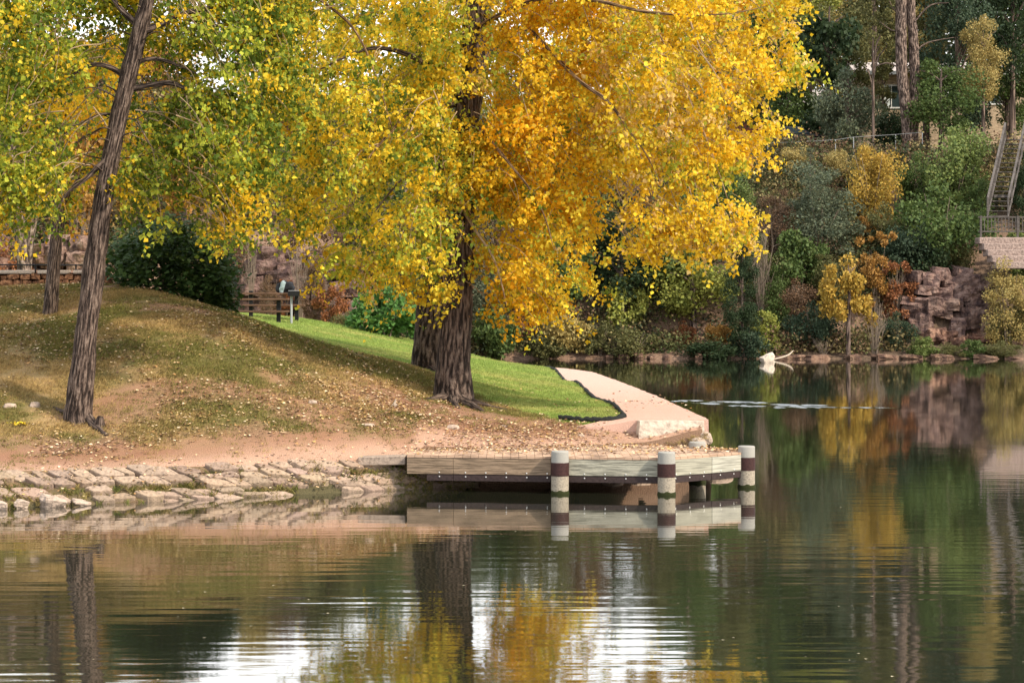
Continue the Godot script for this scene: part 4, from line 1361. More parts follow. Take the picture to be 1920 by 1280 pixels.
func build_far_plants() -> void:
	# along the far waterline
	fp("shrub", "deep green shrub at the waterline just beside the massive trunk", 920, 585, 668, 48, "broad", "green")
	fp("shrub", "rust brown leafy shrub between the deep green one and the straw yellow one", 985, 588, 655, 26, "open", "rust")
	fp("shrub", "straw yellow spreading shrub on the far waterline above the path's end", 1062, 575, 664, 56, "open", "straw")
	fp("shrub", "low olive shrub under the straw yellow one", 1020, 625, 670, 40, "round", "olive")
	fp("shrub", "olive and yellow twiggy shrub beside the straw yellow one", 1125, 600, 668, 34, "open", "olive")
	fp("shrub", "yellow-green shrub with big drooping compound leaves in front of deep shade", 1172, 520, 625, 40, "broad", "lime")
	fp("shrub", "low green shrub on the waterline under the big drooping leaves", 1190, 618, 669, 48, "round", "olive")
	fp("tree", "dark leafy tree standing behind the drooping yellow-green shrub", 1165, 380, 600, 60, "round", "dark", "trunk", 0.15)
	fp("tree", "wide yellow-green tree hanging over the far bank", 1300, 470, 625, 88, "fine", "lime", "trunk", 0.25)
	fp("tree", "mid green tree above the wide yellow-green one", 1290, 360, 560, 85, "fine", "green", "trunk", 0.2)
	fp("shrub", "rust orange shrub under the wide yellow-green tree", 1290, 603, 650, 26, "open", "rust")
	fp("shrub", "amber brown shrub beside the rust orange one", 1345, 598, 655, 30, "open", "amber")
	fp("shrub", "dark green low shrub at the foot of the amber brown one", 1330, 640, 671, 50, "round", "dark")
	fp("tree", "tall narrow dark tree clothed in creeper", 1392, 390, 668, 32, "fine", "dark", "trunk")
	fp("shrub", "grey bare twiggy thicket beside the tall narrow dark tree", 1428, 400, 640, 46, "none", "brown", "bare")
	fp("shrub", "small bright yellow-green shrub at the waterline behind the white boulder", 1438, 585, 662, 26, "broad", "lime")
	fp("shrub", "low dark blue-green shrub at the waterline beside the small bright one", 1400, 612, 670, 36, "round", "pine")
	fp("shrub", "dark blue-green shrub between the bright small shrub and the amber tree", 1520, 570, 655, 50, "fine", "pine")
	fp("tree", "amber tree with a pale slim stem rooted at the waterline", 1592, 475, 672, 56, "open", "yellow", "trunk", 0.22)
	fp("tree", "orange-brown tree touching the amber one on its cliff side", 1645, 440, 600, 40, "open", "amber", "stems", 0.2)
	fp("shrub", "dry rust leaved branch thicket beside the rock cliff", 1682, 495, 610, 34, "open", "rust", "bare")
	fp("shrub", "bare grey twig thicket below the dry rust leaves", 1640, 560, 668, 46, "none", "brown", "bare")
	fp("shrub", "dark teal shrub at the foot of the rock cliff", 1685, 585, 655, 34, "fine", "pine")
	fp("shrub", "straw yellow shrub spreading before the cliff at the frame edge", 1890, 492, 650, 46, "fine", "straw")
	fp("shrub", "olive shrub below the straw yellow one at the frame edge", 1900, 570, 645, 44, "fine", "olive")
	fp("shrub", "light green leafy shrub beside the wide stone steps", 1915, 440, 530, 26, "broad", "light")
	fp("shrub", "pale green reed clump at the waterline below the cliff", 1728, 636, 668, 26, "tall", "light")
	fp("shrub", "smaller green clump on the rock ledge beside the reed clump", 1822, 640, 668, 24, "tall", "green")
	fp("shrub", "dull green weeds on the ledge near the frame edge", 1880, 640, 668, 36, "fine", "olive")
	fp("shrub", "green weeds between the reed clump and the ledge", 1775, 645, 669, 30, "fine", "olive")
	fp("shrub", "brown dead brush on the waterline under the amber tree", 1545, 630, 668, 40, "none", "brown", "bare")
	fp("shrub", "tangle of dead twigs on the waterline under the olive twiggy shrub", 1150, 625, 669, 44, "none", "brown", "bare")
	# up the slope
	fp("shrub", "light green rounded shrub below the golden crown's edge", 1372, 325, 425, 50, "fine", "light")
	fp("shrub", "tan leafless brush patch beside the light green rounded shrub", 1455, 360, 500, 36, "fine", "brown", "bare")
	fp("shrub", "grey-green shrub mass in the middle of the far slope", 1540, 320, 510, 62, "fine", "sage")
	fp("conifer_tree", "slim grey-green young conifer below the chain-link fence", 1520, 262, 420, 26, "conifer", "sage", "trunk")
	fp("shrub", "dark green shrub under the grey-green mass", 1500, 430, 560, 48, "round", "green")
	fp("shrub", "golden yellow rounded tree below the fence and the twin trunks", 1636, 272, 420, 54, "fine", "yellow")
	fp("shrub", "small amber shrub under the golden yellow rounded one", 1630, 400, 470, 24, "open", "amber")
	fp("shrub", "yellowing low shrub on the slope below the dark car", 1490, 275, 330, 40, "fine", "straw")
	fp("shrub", "olive yellow low shrub between the slim conifer and the golden tree", 1575, 285, 345, 34, "fine", "straw")
	fp("shrub", "large dark green shrub in front of the wooden stairs", 1760, 350, 500, 90, "fine", "green")
	fp("shrub", "blue-green shrub below the large dark one, above the cliff", 1700, 420, 530, 60, "fine", "pine")
	fp("shrub", "mid green bushy shrub beside the upper flight of stairs", 1790, 235, 400, 70, "fine", "light")
	fp("shrub", "green shrub between the twin trunks and the stairs", 1725, 285, 400, 44, "fine", "green")
	fp("shrub", "brownish shrub on the lip of the cliff", 1785, 455, 510, 44, "fine", "olive")
	fp("shrub", "dark shrub tucked under the wide stone steps", 1740, 450, 525, 50, "round", "dark")
	fp("shrub", "dusky green shrub right of the steep path gap under the golden crown", 1430, 440, 560, 50, "fine", "olive")
	fp("shrub", "brown and green shrub behind the lowest golden leaves", 1240, 400, 520, 60, "fine", "olive")
	fp("shrub", "dark green slope shrub behind the golden crown's hanging tip", 1340, 300, 420, 60, "fine", "green")
	fp("shrub", "brown brush in the gap between golden crown and hanging bough", 1190, 320, 440, 60, "fine", "brown", "bare")
	fp("shrub", "dim olive shrub high on the slope behind the golden crown", 1100, 300, 450, 80, "fine", "olive")
	fp("shrub", "brown shrub low on the slope behind the massive trunk", 960, 420, 600, 70, "fine", "brown", "bare")
	fp("shrub", "grey-green shrub behind the massive trunk at lawn level", 900, 470, 640, 50, "fine", "sage")
	fp("shrub", "dark shrub behind the orange hanging leaves", 1060, 430, 600, 60, "round", "green")
	# on the terrace above
	fp("tree", "tall slim tree with bare grey trunk above the golden yellow shrub", 1638, -60, 288, 34, "open", "olive", "trunk", 0.62, 141.0)
	fp("tree", "juniper with feathery olive foliage before the cream house", 1590, 130, 275, 58, "fine", "sage", "trunk", 0.0, 143.0)
	fp("tree", "dark spreading tree leaning over the low maroon shed", 1555, -20, 275, 75, "open", "dark", "trunk", 0.3, 146.0)
	fp("shrub", "dark hedge shrub behind the chain-link fence", 1550, 205, 262, 62, "round", "dark", "stems", 0.0, 147.0)
	fp("shrub", "dark shrub under the house window", 1668, 195, 262, 36, "round", "dark", "stems", 0.0, 147.0)
	fp("tree", "light green tree between the twin trunks and the wooden stairs", 1765, 110, 300, 66, "fine", "green", "trunk", 0.2, 140.0)
	fp("tree", "tall blue-green tree above the stairs", 1795, -120, 260, 62, "fine", "pine", "trunk", 0.3, 146.0)
	fp("tree", "dark tall evergreen at the upper frame corner", 1900, -150, 250, 70, "fine", "dark", "trunk", 0.3, 149.0)
	fp("tree", "straw tinged tree in front of the tall blue-green one", 1845, 30, 240, 44, "fine", "straw", "trunk", 0.35, 143.0)
	fp("tree", "yellowing thin tree behind the twin trunks", 1735, -100, 250, 48, "open", "straw", "trunk", 0.3, 152.0)
	fp("tree", "tall yellow-green tree right at the golden crown's edge", 1520, -120, 260, 62, "fine", "lime", "trunk", 0.25, 156.0)
	fp("tree", "high olive tree behind the tall slim bare trunk", 1640, -160, 250, 70, "fine", "olive", "trunk", 0.4, 164.0)
	fp("tree", "mid green high tree behind the golden crown's upper edge", 1440, -100, 270, 80, "fine", "green", "trunk", 0.2, 158.0)
	fp("tree", "olive high tree behind the golden crown", 1350, 0, 280, 80, "fine", "olive", "trunk", 0.2, 152.0)
	fp("tree", "broad dark tree seen through the golden crown's gaps", 1290, 90, 330, 60, "fine", "green", "trunk", 0.15, 142.0)
	fp("tree", "thin olive tree before the window of the cream house", 1655, 85, 262, 30, "open", "olive", "trunk", 0.35, 152.5)
	fp("tree", "leafy mid green tree hiding the low tan house", 1478, 110, 275, 56, "fine", "green", "trunk", 0.1, 150.0)
	fp("tree", "dusky green tree covering the middle of the cream house", 1812, 110, 250, 52, "fine", "pine", "trunk", 0.15, 150.5)
	fp("tree", "dark green tree covering the outer end of the cream house", 1890, 60, 250, 60, "fine", "green", "trunk", 0.2, 151.0)
	fp("tree", "bushy olive tree before the gap between the two houses", 1585, 20, 262, 50, "fine", "olive", "trunk", 0.3, 151.5)
	fp("tree", "yellow-green tree above the cream house beside the twin trunks", 1740, -40, 250, 56, "fine", "olive", "trunk", 0.48, 153.0)
	fp("tree", "first of two dim trees in the gap past the golden hanging bough", 1150, 135, 420, 46, "fine", "sage", "trunk", 0.1, 138.0)
	fp("tree", "second of two dim trees in the gap past the golden hanging bough", 1222, 125, 420, 46, "fine", "olive", "trunk", 0.1, 138.0)
	var nth := ["first", "second", "third", "fourth", "fifth", "sixth", "seventh", "eighth", "ninth", "tenth", "eleventh", "twelfth", "thirteenth"]
	var kinds := ["olive", "green", "lime", "pine", "olive", "green", "straw", "olive", "pine", "green", "olive", "dark", "green"]
	for k in 13:
		fp("tree", nth[k] + " tree from the golden crown in the hazy back row above the houses", 1262 + k * 56.0 + rr(-12, 12), rr(-190, -60) if k > 1 else 60.0, 240, rr(56, 76), "fine", kinds[k], "trunk", 0.12, 176.0 + rr(-5, 5))
	var mid := ["olive", "sage", "green", "olive", "brown"]
	for k in 5:
		fp("tree", nth[k] + " dim tree behind the massive trunk, counted from the creeper mound", 790 + k * 74.0, rr(120, 165), 420, rr(54, 70), "fine", mid[k], "trunk", 0.1, 134.0 + rr(-3, 3))
	var west := ["straw", "brown", "straw", "olive", "amber", "brown", "straw", "brown", "olive", "green"]
	for k in 10:
		fp("tree", nth[k] + " tree from the frame edge in the row on the low hill behind the slope", -30 + k * 82.0 + rr(-12, 12), rr(30, 90) if k < 5 else rr(150, 195), 400, rr(60, 76), "fine", west[k], "trunk", 0.1, 103.0 + rr(-3, 3))
	fp("shrub", "dark green shrub pressed against the outer rail of the stairs", 1925, 290, 420, 30, "fine", "dark")
	fp("shrub", "green shrub between the large dark one and the foot of the stairs", 1832, 330, 440, 30, "fine", "green")
	fp("shrub", "brown-green shrub in the gap under the dark green slope shrub", 1490, 520, 610, 44, "fine", "brown", "bare")
	fp("shrub", "olive shrub between the amber tree and the orange-brown one", 1560, 480, 590, 36, "fine", "olive")
	fp("shrub", "dim green shrub beside the foot of the tall narrow dark tree", 1450, 500, 625, 34, "fine", "green")
	fp("shrub", "dark shrub under the golden yellow rounded tree", 1660, 385, 470, 46, "fine", "olive")
	twin_trunks()

func twin_trunks() -> void:
	var d := 140.5
	var base := P(1700, 300, d)
	base.y = hill(base.x, d) - 0.2
	var t := thing("tree", "twin-stemmed old tree with two bare grey-pink trunks by the stairs", "tree", base, "shrubs and trees of the wooded bank")
	var mb := Mb.new()
	tube(mb, px_path([[1706, 300, 0.40], [1702, 230, 0.36], [1692, 140, 0.34], [1690, 60, 0.34], [1690, 0, 0.33], [1686, -200, 0.2]], d, 8), 20, 0.12, 0.05, 2.0)
	part(t, "trunk", mb.done(), M.bark_far, base)
	mb = Mb.new()
	tube(mb, px_path([[1712, 300, 0.36, 0.3], [1714, 230, 0.32, 0.3], [1716, 140, 0.31, 0.3], [1712, 60, 0.30, 0.3], [1708, 0, 0.3, 0.3], [1714, -200, 0.18, 0.3]], d, 8), 20, 0.12, 0.05, 2.0)
	part(t, "trunk", mb.done(), M.bark_far, base)
	for q in [[[1690, 60, 0.06], [1670, 55, 0.04], [1650, 40, 0.015]], [[1714, 100, 0.07], [1740, 80, 0.05], [1790, 70, 0.02]], [[1692, 130, 0.06], [1665, 118, 0.04], [1640, 125, 0.015]], [[1716, 40, 0.06], [1745, 10, 0.05], [1780, 5, 0.02]], [[1688, 30, 0.05], [1672, 10, 0.04], [1660, -20, 0.02]]]:
		mb = Mb.new()
		tube(mb, px_path(q, d, 4), 6)
		part(t, "branch", mb.done(), M.bark_far, base)
	var lm := Mb.new()
	for k in 40:
		leaf_clump(lm, P(rr(1600, 1800), rr(-320, -40), d + rr(-3, 3)), Vector3(0.9, 0.8, 0.9), 50, [["lime", 0.4], ["green", 0.5], ["gold", 0.1]], 0.25)
	var c := part(t, "crown", lm.done(), M.leaf, base)
	c.set_meta("kind", "stuff")

func build_near_shrubs() -> void:
	var g := func(called: String, label: String, px: float, top: float, d: float, hw: float, kind: String, col: String, stems := "stems", skirt := 0.0) -> void:
		var at := P(px, 550, d)
		at.y = maxf(ground(at.x, d), hill(at.x, d) if d > 80.0 else -9.0) - 0.08
		var h := P(px, top, d).y - at.y
		plant(called, label, "tree" if called.ends_with("tree") else "shrub", at, h, hw / F * d, kind, col, stems, skirt, "plants of the near shore")
	# the dark maple bush: three overlapping stems of one plant
	var d := 50.6
	var at := P(320, 560, d)
	at.y = ground(at.x, d)
	var t := thing("maple_bush", "big dark green bush with broad leaves on the crest of the slope", "shrub", at, "plants of the near shore")
	rng.seed = 4242
	var lm := Mb.new()
	for k in 150:
		var a := rr(0, TAU)
		var q := Vector2(cos(a), sin(a)) * sqrt(rng.randf())
		var px := 318.0 + 112.0 * q.x
		var py := 488.0 + 70.0 * q.y + maxf(0.0, q.x) * 34.0
		if py < 420 and rng.randf() < 0.5:
			continue
		var c := P(px, py, d + rr(-1.5, 1.3))
		for j in 55:
			var o := Vector3(rng.randfn(), rng.randfn(), rng.randfn()) * 0.16
			var al := Vector3(rr(-1, 1), rr(-0.9, 0.3), rr(-0.4, 1)).normalized()
			var sdv := al.cross(Vector3(rr(-0.4, 0.4), 1, rr(-0.4, 0.4))).normalized()
			var s := rr(0.09, 0.16)
			var b := rr(0.6, 1.4)
			lm.leaf(c + o, al * s, sdv * s * 0.5, Vector3(0, rr(-0.02, 0.02), 0), Color(b * rr(0.85, 1.2), b, b * rr(0.7, 1.0)))
	for k in 40:
		var c := P(rr(395, 430), rr(540, 590), d - rr(0.0, 1.5))
		for j in 30:
			var o := Vector3(rng.randfn(), rng.randfn(), rng.randfn()) * 0.13
			var al := Vector3(rr(-1, 1), rr(-0.9, 0.3), rr(-0.4, 1)).normalized()
			var sdv := al.cross(Vector3(rr(-0.4, 0.4), 1, rr(-0.4, 0.4))).normalized()
			var s := rr(0.07, 0.12)
			var b := rr(0.6, 1.4)
			lm.leaf(c + o, al * s, sdv * s * 0.5, Vector3.ZERO, Color(b * rr(0.85, 1.2), b, b * rr(0.7, 1.0)))
	var cr := part(t, "crown", lm.done(), leaf_of("maple"), at)
	cr.set_meta("kind", "stuff")
	var sm := part(t, "stems", stems_mesh("stems", 1), M.twig_bare)
	sm.position = Vector3(0, 0.7, 0)
	sm.scale = Vector3(1.2, 0.9, 0.9)
	# creeper-covered mound between the benches and the big trunks
	g.call("vine_shrub", "bright green creeper-covered mound beyond the lawn beside the big trunks", 725, 545, 72.0, 66, "broad", "vine")
	g.call("vine_shrub", "dark tree-like thicket behind the bright creeper mound", 752, 480, 80.0, 46, "round", "dark")
	g.call("vine_shrub", "green creeper clump at the far side of the big trunks", 675, 590, 73.5, 26, "broad", "vine")
	# brush against the rock behind the benches
	g.call("brush", "rust red brush behind the park grill", 622, 520, 84.0, 34, "open", "rust", "bare")
	g.call("brush", "dark twiggy thicket over the rock face beside the maple bush", 470, 440, 84.5, 24, "none", "brown", "bare")
	g.call("brush", "brown thicket against the rock face behind the table", 505, 520, 84.3, 22, "fine", "brown", "bare")
	g.call("brush", "tan thicket against the rock between the grill and the rust red brush", 590, 470, 84.6, 24, "fine", "brown", "bare")
	g.call("brush", "small rust bush behind the backpack", 538, 518, 85.0, 16, "open", "rust")
	g.call("brush", "pale tan bare saplings above the park grill", 562, 430, 86.0, 40, "none", "brown", "bare")
	g.call("brush", "tan dry brush above the rock face", 530, 400, 88.0, 44, "fine", "brown", "bare")
	g.call("brush", "low olive weeds behind the lawn beside the rust red brush", 655, 585, 78.0, 30, "fine", "olive")
	g.call("brush", "brown brush hanging over the rock behind the golden leaves", 640, 440, 88.0, 60, "fine", "brown", "bare")
	g.call("brush", "tan brush behind the dark maple bush", 440, 400, 90.0, 50, "fine", "brown", "bare")
	g.call("backdrop_tree", "orange autumn tree behind the leaning trunk", 190, 190, 88.0, 80, "open", "amber", "trunk", 0.25)
	g.call("backdrop_tree", "amber autumn tree behind the dark maple bush", 345, 230, 90.0, 70, "open", "amber", "trunk", 0.2)
	g.call("backdrop_tree", "dull olive tree behind the leaning tree's crown", 60, 200, 94.0, 80, "fine", "olive", "trunk", 0.3)
	g.call("backdrop_tree", "greenish tree behind the middle of the golden crown", 500, 270, 96.0, 70, "fine", "olive", "trunk", 0.2)
	g.call("backdrop_tree", "brown-green tree behind the golden crown above the creeper mound", 720, 330, 100.0, 70, "fine", "olive", "trunk", 0.15)
	g.call("brush", "rusty brush above the rubble wall", 30, 455, 84.0, 40, "open", "rust", "bare")
	g.call("brush", "orange brush over the rocks behind the thin crooked tree", 150, 370, 86.0, 50, "open", "amber", "bare")
	# pale trunks behind the rubble wall
	var pt := thing("pale_tree", "cluster of pale grey stems behind the rubble wall", "tree", P(45, 520, 80.0), "plants of the near shore")
	for q in [[[45, 515, 0.24], [40, 450, 0.22], [32, 380, 0.18], [20, 250, 0.1]], [[48, 515, 0.18], [56, 450, 0.14], [66, 390, 0.12], [80, 260, 0.06]], [[42, 515, 0.14], [30, 460, 0.10], [12, 420, 0.08], [-20, 360, 0.05]]]:
		var mb := Mb.new()
		tube(mb, px_path(q, 80.0, 6), 12, 0.2, 0.03, 1.0)
		part(pt, "stem", mb.done(), M.bark_far, pt.position)

# ---------------------------------------------------------------- rock faces
func rock_face(called: String, label: String, px0: float, px1: float, py0: float, py1: float, d: float, count: int, big: float, tint: Color) -> void:
	var s := F / d
	var at := P((px0 + px1) * 0.5, py1, d)
	var t := thing(called, label, "rock face", at)
	for k in count:
		var fy := rng.randf()
		var px := rr(px0, px1)
		var py := lerpf(py1, py0 + (py1 - py0) * 0.25 * absf(noise.get_noise_1d(px * 2.0)), fy)
		var w := big * rr(0.45, 1.25)
		var h := big * rr(0.3, 0.85)
		var p := P(px, py, d + 0.9 + fy * 1.1 + rr(-0.35, 0.35))
		var mb := Mb.new()
		rock(mb, p, Vector3(w, h, big * 1.3) * 1.2, Basis.from_euler(Vector3(rr(-0.12, 0.12), rr(-0.5, 0.5), rr(-0.10, 0.10))), 0.82, 0.30, 6, k * 3.7 + px0)
		var v := rr(0.62, 1.2)
		for j in mb.c.size():
			mb.c[j] = Color(tint.r * v, tint.g * v, tint.b * v)
		part(t, "rock_block", mb.done(), M.cliff, at)

func build_rocks() -> void:
	rng.seed = 404
	rock_face("rock_cliff", "cracked grey-pink rock cliff above the far waterline below the stairs", 1712, 1860, 505, 612, 124.0, 34, 1.5, Color(0.88, 0.86, 0.92))
	rock_face("rock_cliff", "low reddish rock ledges at the foot of the grey-pink cliff", 1735, 1960, 615, 650, 122.8, 26, 1.1, Color(1.05, 0.88, 0.80))
	rock_face("rock_cliff", "grey rock face behind the timber seats on the lawn", 445, 650, 470, 600, 86.0, 46, 1.1, Color(0.70, 0.66, 0.72))
	rock_face("rock_cliff", "pinkish rock outcrop behind the rubble wall and thin trees", -50, 200, 450, 540, 83.0, 40, 1.0, Color(1.1, 0.98, 0.95))
	rock_face("rock_cliff", "brown rock showing among shrubs in the middle of the far slope", 1450, 1565, 545, 610, 125.6, 16, 1.2, Color(0.85, 0.72, 0.66))
	# stones along the far waterline
	rng.seed = 77
	var spots := [[885, 664, 0.9], [1140, 667, 0.5], [1168, 665, 1.0], [1195, 667, 0.7], [1222, 668, 0.6], [1250, 668, 0.5], [1480, 670, 2.4], [1535, 669, 2.2], [1660, 668, 2.2], [1712, 669, 1.6], [1765, 668, 1.8], [1850, 667, 2.0], [1905, 668, 1.6], [1600, 670, 1.0], [1310, 670, 0.6]]
	var what := ["grey rock beside the massive trunk", "small rock below the twiggy olive shrub", "pale flat rock below the drooping yellow-green shrub", "pale rock next to the flat one", "rock under the low green shrub", "small rock short of the rust shrub", "long pale slab past the white boulder", "long pale slab under the blue-green shrub", "long brown slab under the bare thicket", "slab beside the reed clump", "slab below the cliff", "slab below the reddish ledges", "slab at the frame edge", "rock under the amber tree", "small rock under the rust orange shrub"]
	for k in spots.size():
		var q: Array = spots[k]
		var p := P(q[0], q[1], 120.6)
		p.y = 0.12
		var mb := Mb.new()
		p.y = rr(0.0, 0.1)
		rock(mb, p, Vector3(q[2] * 0.8, rr(0.2, 0.5), 0.8), Basis.from_euler(Vector3(0, rr(-0.6, 0.6), rr(-0.12, 0.12))), 0.55, 0.4, 4, k * 2.1)
		for j in mb.c.size():
			mb.c[j] = Color(0.75, 0.70, 0.62)
		single("shore_rock", mb.done(), M.cliff, what[k] + ", on the far waterline", "rock", "rocks along the far waterline")
	var mb2 := Mb.new()
	tube(mb2, spline([[P(1440, 676, 118.0), 0.05], [P(1475, 667, 118.3), 0.05], [P(1488, 657, 118.5), 0.02]], 4), 6, 0.3)
	single("dead_branch", mb2.done(), M.driftwood, "bleached dead branch reaching out of the water behind the white boulder", "branch")

# ---------------------------------------------------------------- stairs, fence, houses
func build_stairs() -> void:
	var d0 := 126.0
	var base := P(1872, 405, d0)
	var st := thing("wooden_stairs", "steep weathered wooden stairs with handrails climbing the far slope", "stairs", base)
	var top := P(1904, 262, d0 + 6.5)
	var n := 17
	var half := 0.52
	for k in n:
		var f := float(k) / (n - 1)
		var p := base.lerp(top, f)
		var mb := Mb.new()
		var wide := 0.05 if k != 4 else 0.16
		mb.box(p, Vector3(half * 2.0, wide, 0.30), Basis.IDENTITY, 0.006)
		part(st, "tread", mb.done(), M.stair_wood, base)
	for s in [-1.0, 1.0]:
		var mb := Mb.new()
		var o := Vector3(s * (half + 0.05), 0, 0)
		var dir := (top - base).normalized()
		var bs := Basis(dir, dir.cross(Vector3.RIGHT).normalized(), Vector3.RIGHT)
		bs = Basis(bs.x, bs.y, bs.x.cross(bs.y))
		mb.box((base + top) * 0.5 + o, Vector3(base.distance_to(top) + 0.4, 0.24, 0.07), bs, 0.006)
		part(st, "stringer", mb.done(), M.stair_wood, base)
		mb = Mb.new()
		mb.box((base + top) * 0.5 + o + Vector3(0, 0.95, 0), Vector3(base.distance_to(top), 0.16, 0.12), bs, 0.006)
		part(st, "handrail", mb.done(), M.stair_wood, base)
		for k in 6:
			var p := base.lerp(top, k / 5.0) + o
			mb = Mb.new()
			mb.box(p + Vector3(0, 0.42, 0), Vector3(0.10, 1.15, 0.10), Basis.IDENTITY, 0.006)
			part(st, "post", mb.done(), M.stair_wood, base)
		for k in 30:
			if s > 0.0:
				break
			var p := base.lerp(top, (k + 0.5) / 30.0) + o
			mb = Mb.new()
			mb.box(p + Vector3(0, 0.5, 0), Vector3(0.03, 0.86, 0.03), Basis.IDENTITY)
			part(st, "baluster", mb.done(), M.stair_wood, base)
	# lattice railing at the landing
	var rb := P(1875, 437, d0 - 0.9)
	var rl := thing("lattice_railing", "grey lattice railing across the foot of the wooden stairs", "railing", rb)
	var x0 := P(1835, 0, d0 - 0.9).x
	var x1 := P(1935, 0, d0 - 0.9).x
	var y0 := P(0, 434, d0 - 0.9).y
	var y1 := P(0, 407, d0 - 0.9).y
	for y in [y0, y1]:
		var mb := Mb.new()
		mb.box(Vector3((x0 + x1) * 0.5, y, rb.z), Vector3(x1 - x0, 0.07, 0.06), Basis.IDENTITY, 0.004)
		part(rl, "rail", mb.done(), M.stair_wood, rb)
	for px in [1840, 1909, 1932]:
		var x := P(px, 0, d0 - 0.9).x
		var mb := Mb.new()
		mb.box(Vector3(x, (y0 + y1) * 0.5 - 0.2, rb.z), Vector3(0.11, 1.35, 0.11), Basis.IDENTITY, 0.006)
		part(rl, "post", mb.done(), M.stair_wood, rb)
	for k in 15:
		var x := lerpf(x0 + 0.15, x1 - 0.1, k / 14.0)
		var mb := Mb.new()
		mb.box(Vector3(x, (y0 + y1) * 0.5, rb.z), Vector3(0.045, y1 - y0, 0.03), Basis.IDENTITY)
		part(rl, "slat", mb.done(), M.stair_wood, rb)
	for k in 2:
		var mb := Mb.new()
		mb.box(Vector3((P(1856, 0, d0).x + P(1898, 0, d0).x) * 0.5, lerpf(y0, y1, (k + 1) / 3.0), rb.z - 0.035), Vector3(1.25, 0.045, 0.03), Basis.IDENTITY)
		part(rl, "slat", mb.done(), M.stair_wood, rb)
	# wide steps below
	var sb := P(1880, 497, d0 - 2.5)
	var ws := thing("stone_steps", "wide pinkish stone steps below the lattice railing", "steps", sb)
	for k in 5:
		var f := k / 4.0
		var p := P(lerpf(1905, 1892, f), lerpf(492, 446, f), d0 - 2.8 + f * 1.9)
		var mb := Mb.new()
		mb.box(p - Vector3(0, 0.15, 0.4), Vector3(lerpf(2.2, 3.3, f), 0.36, 1.3), Basis.IDENTITY, 0.03)
		part(ws, "step", mb.done(), M.pink_stone, sb)
	# chain-link fence along the lip
	var fb := P(1560, 275, 139.0)
	var fe := thing("chain_link_fence", "thin grey chain-link fence along the top of the far slope", "fence", fb)
	var prev := Vector3.ZERO
	var k2 := 0
	for q in [[1400, 277, 254, 138.5], [1440, 277, 268, 138.5], [1498, 277, 266, 138.6], [1567, 275, 262, 138.8], [1601, 274, 257, 139.0], [1680, 266, 252, 139.3], [1730, 264, 248, 139.4]]:
		var a := P(q[0], q[1] + 14.0, q[3])
		var b := P(q[0], q[2], q[3])
		var mb := Mb.new()
		tube(mb, [[a, 0.028], [b, 0.028]], 6)
		part(fe, "post", mb.done(), M.grey_metal, fb)
		if k2 > 1:
			mb = Mb.new()
			tube(mb, [[prev, 0.014], [b, 0.014]], 5)
			part(fe, "top_rail", mb.done(), M.fence_metal, fb)
		prev = b
		k2 += 1

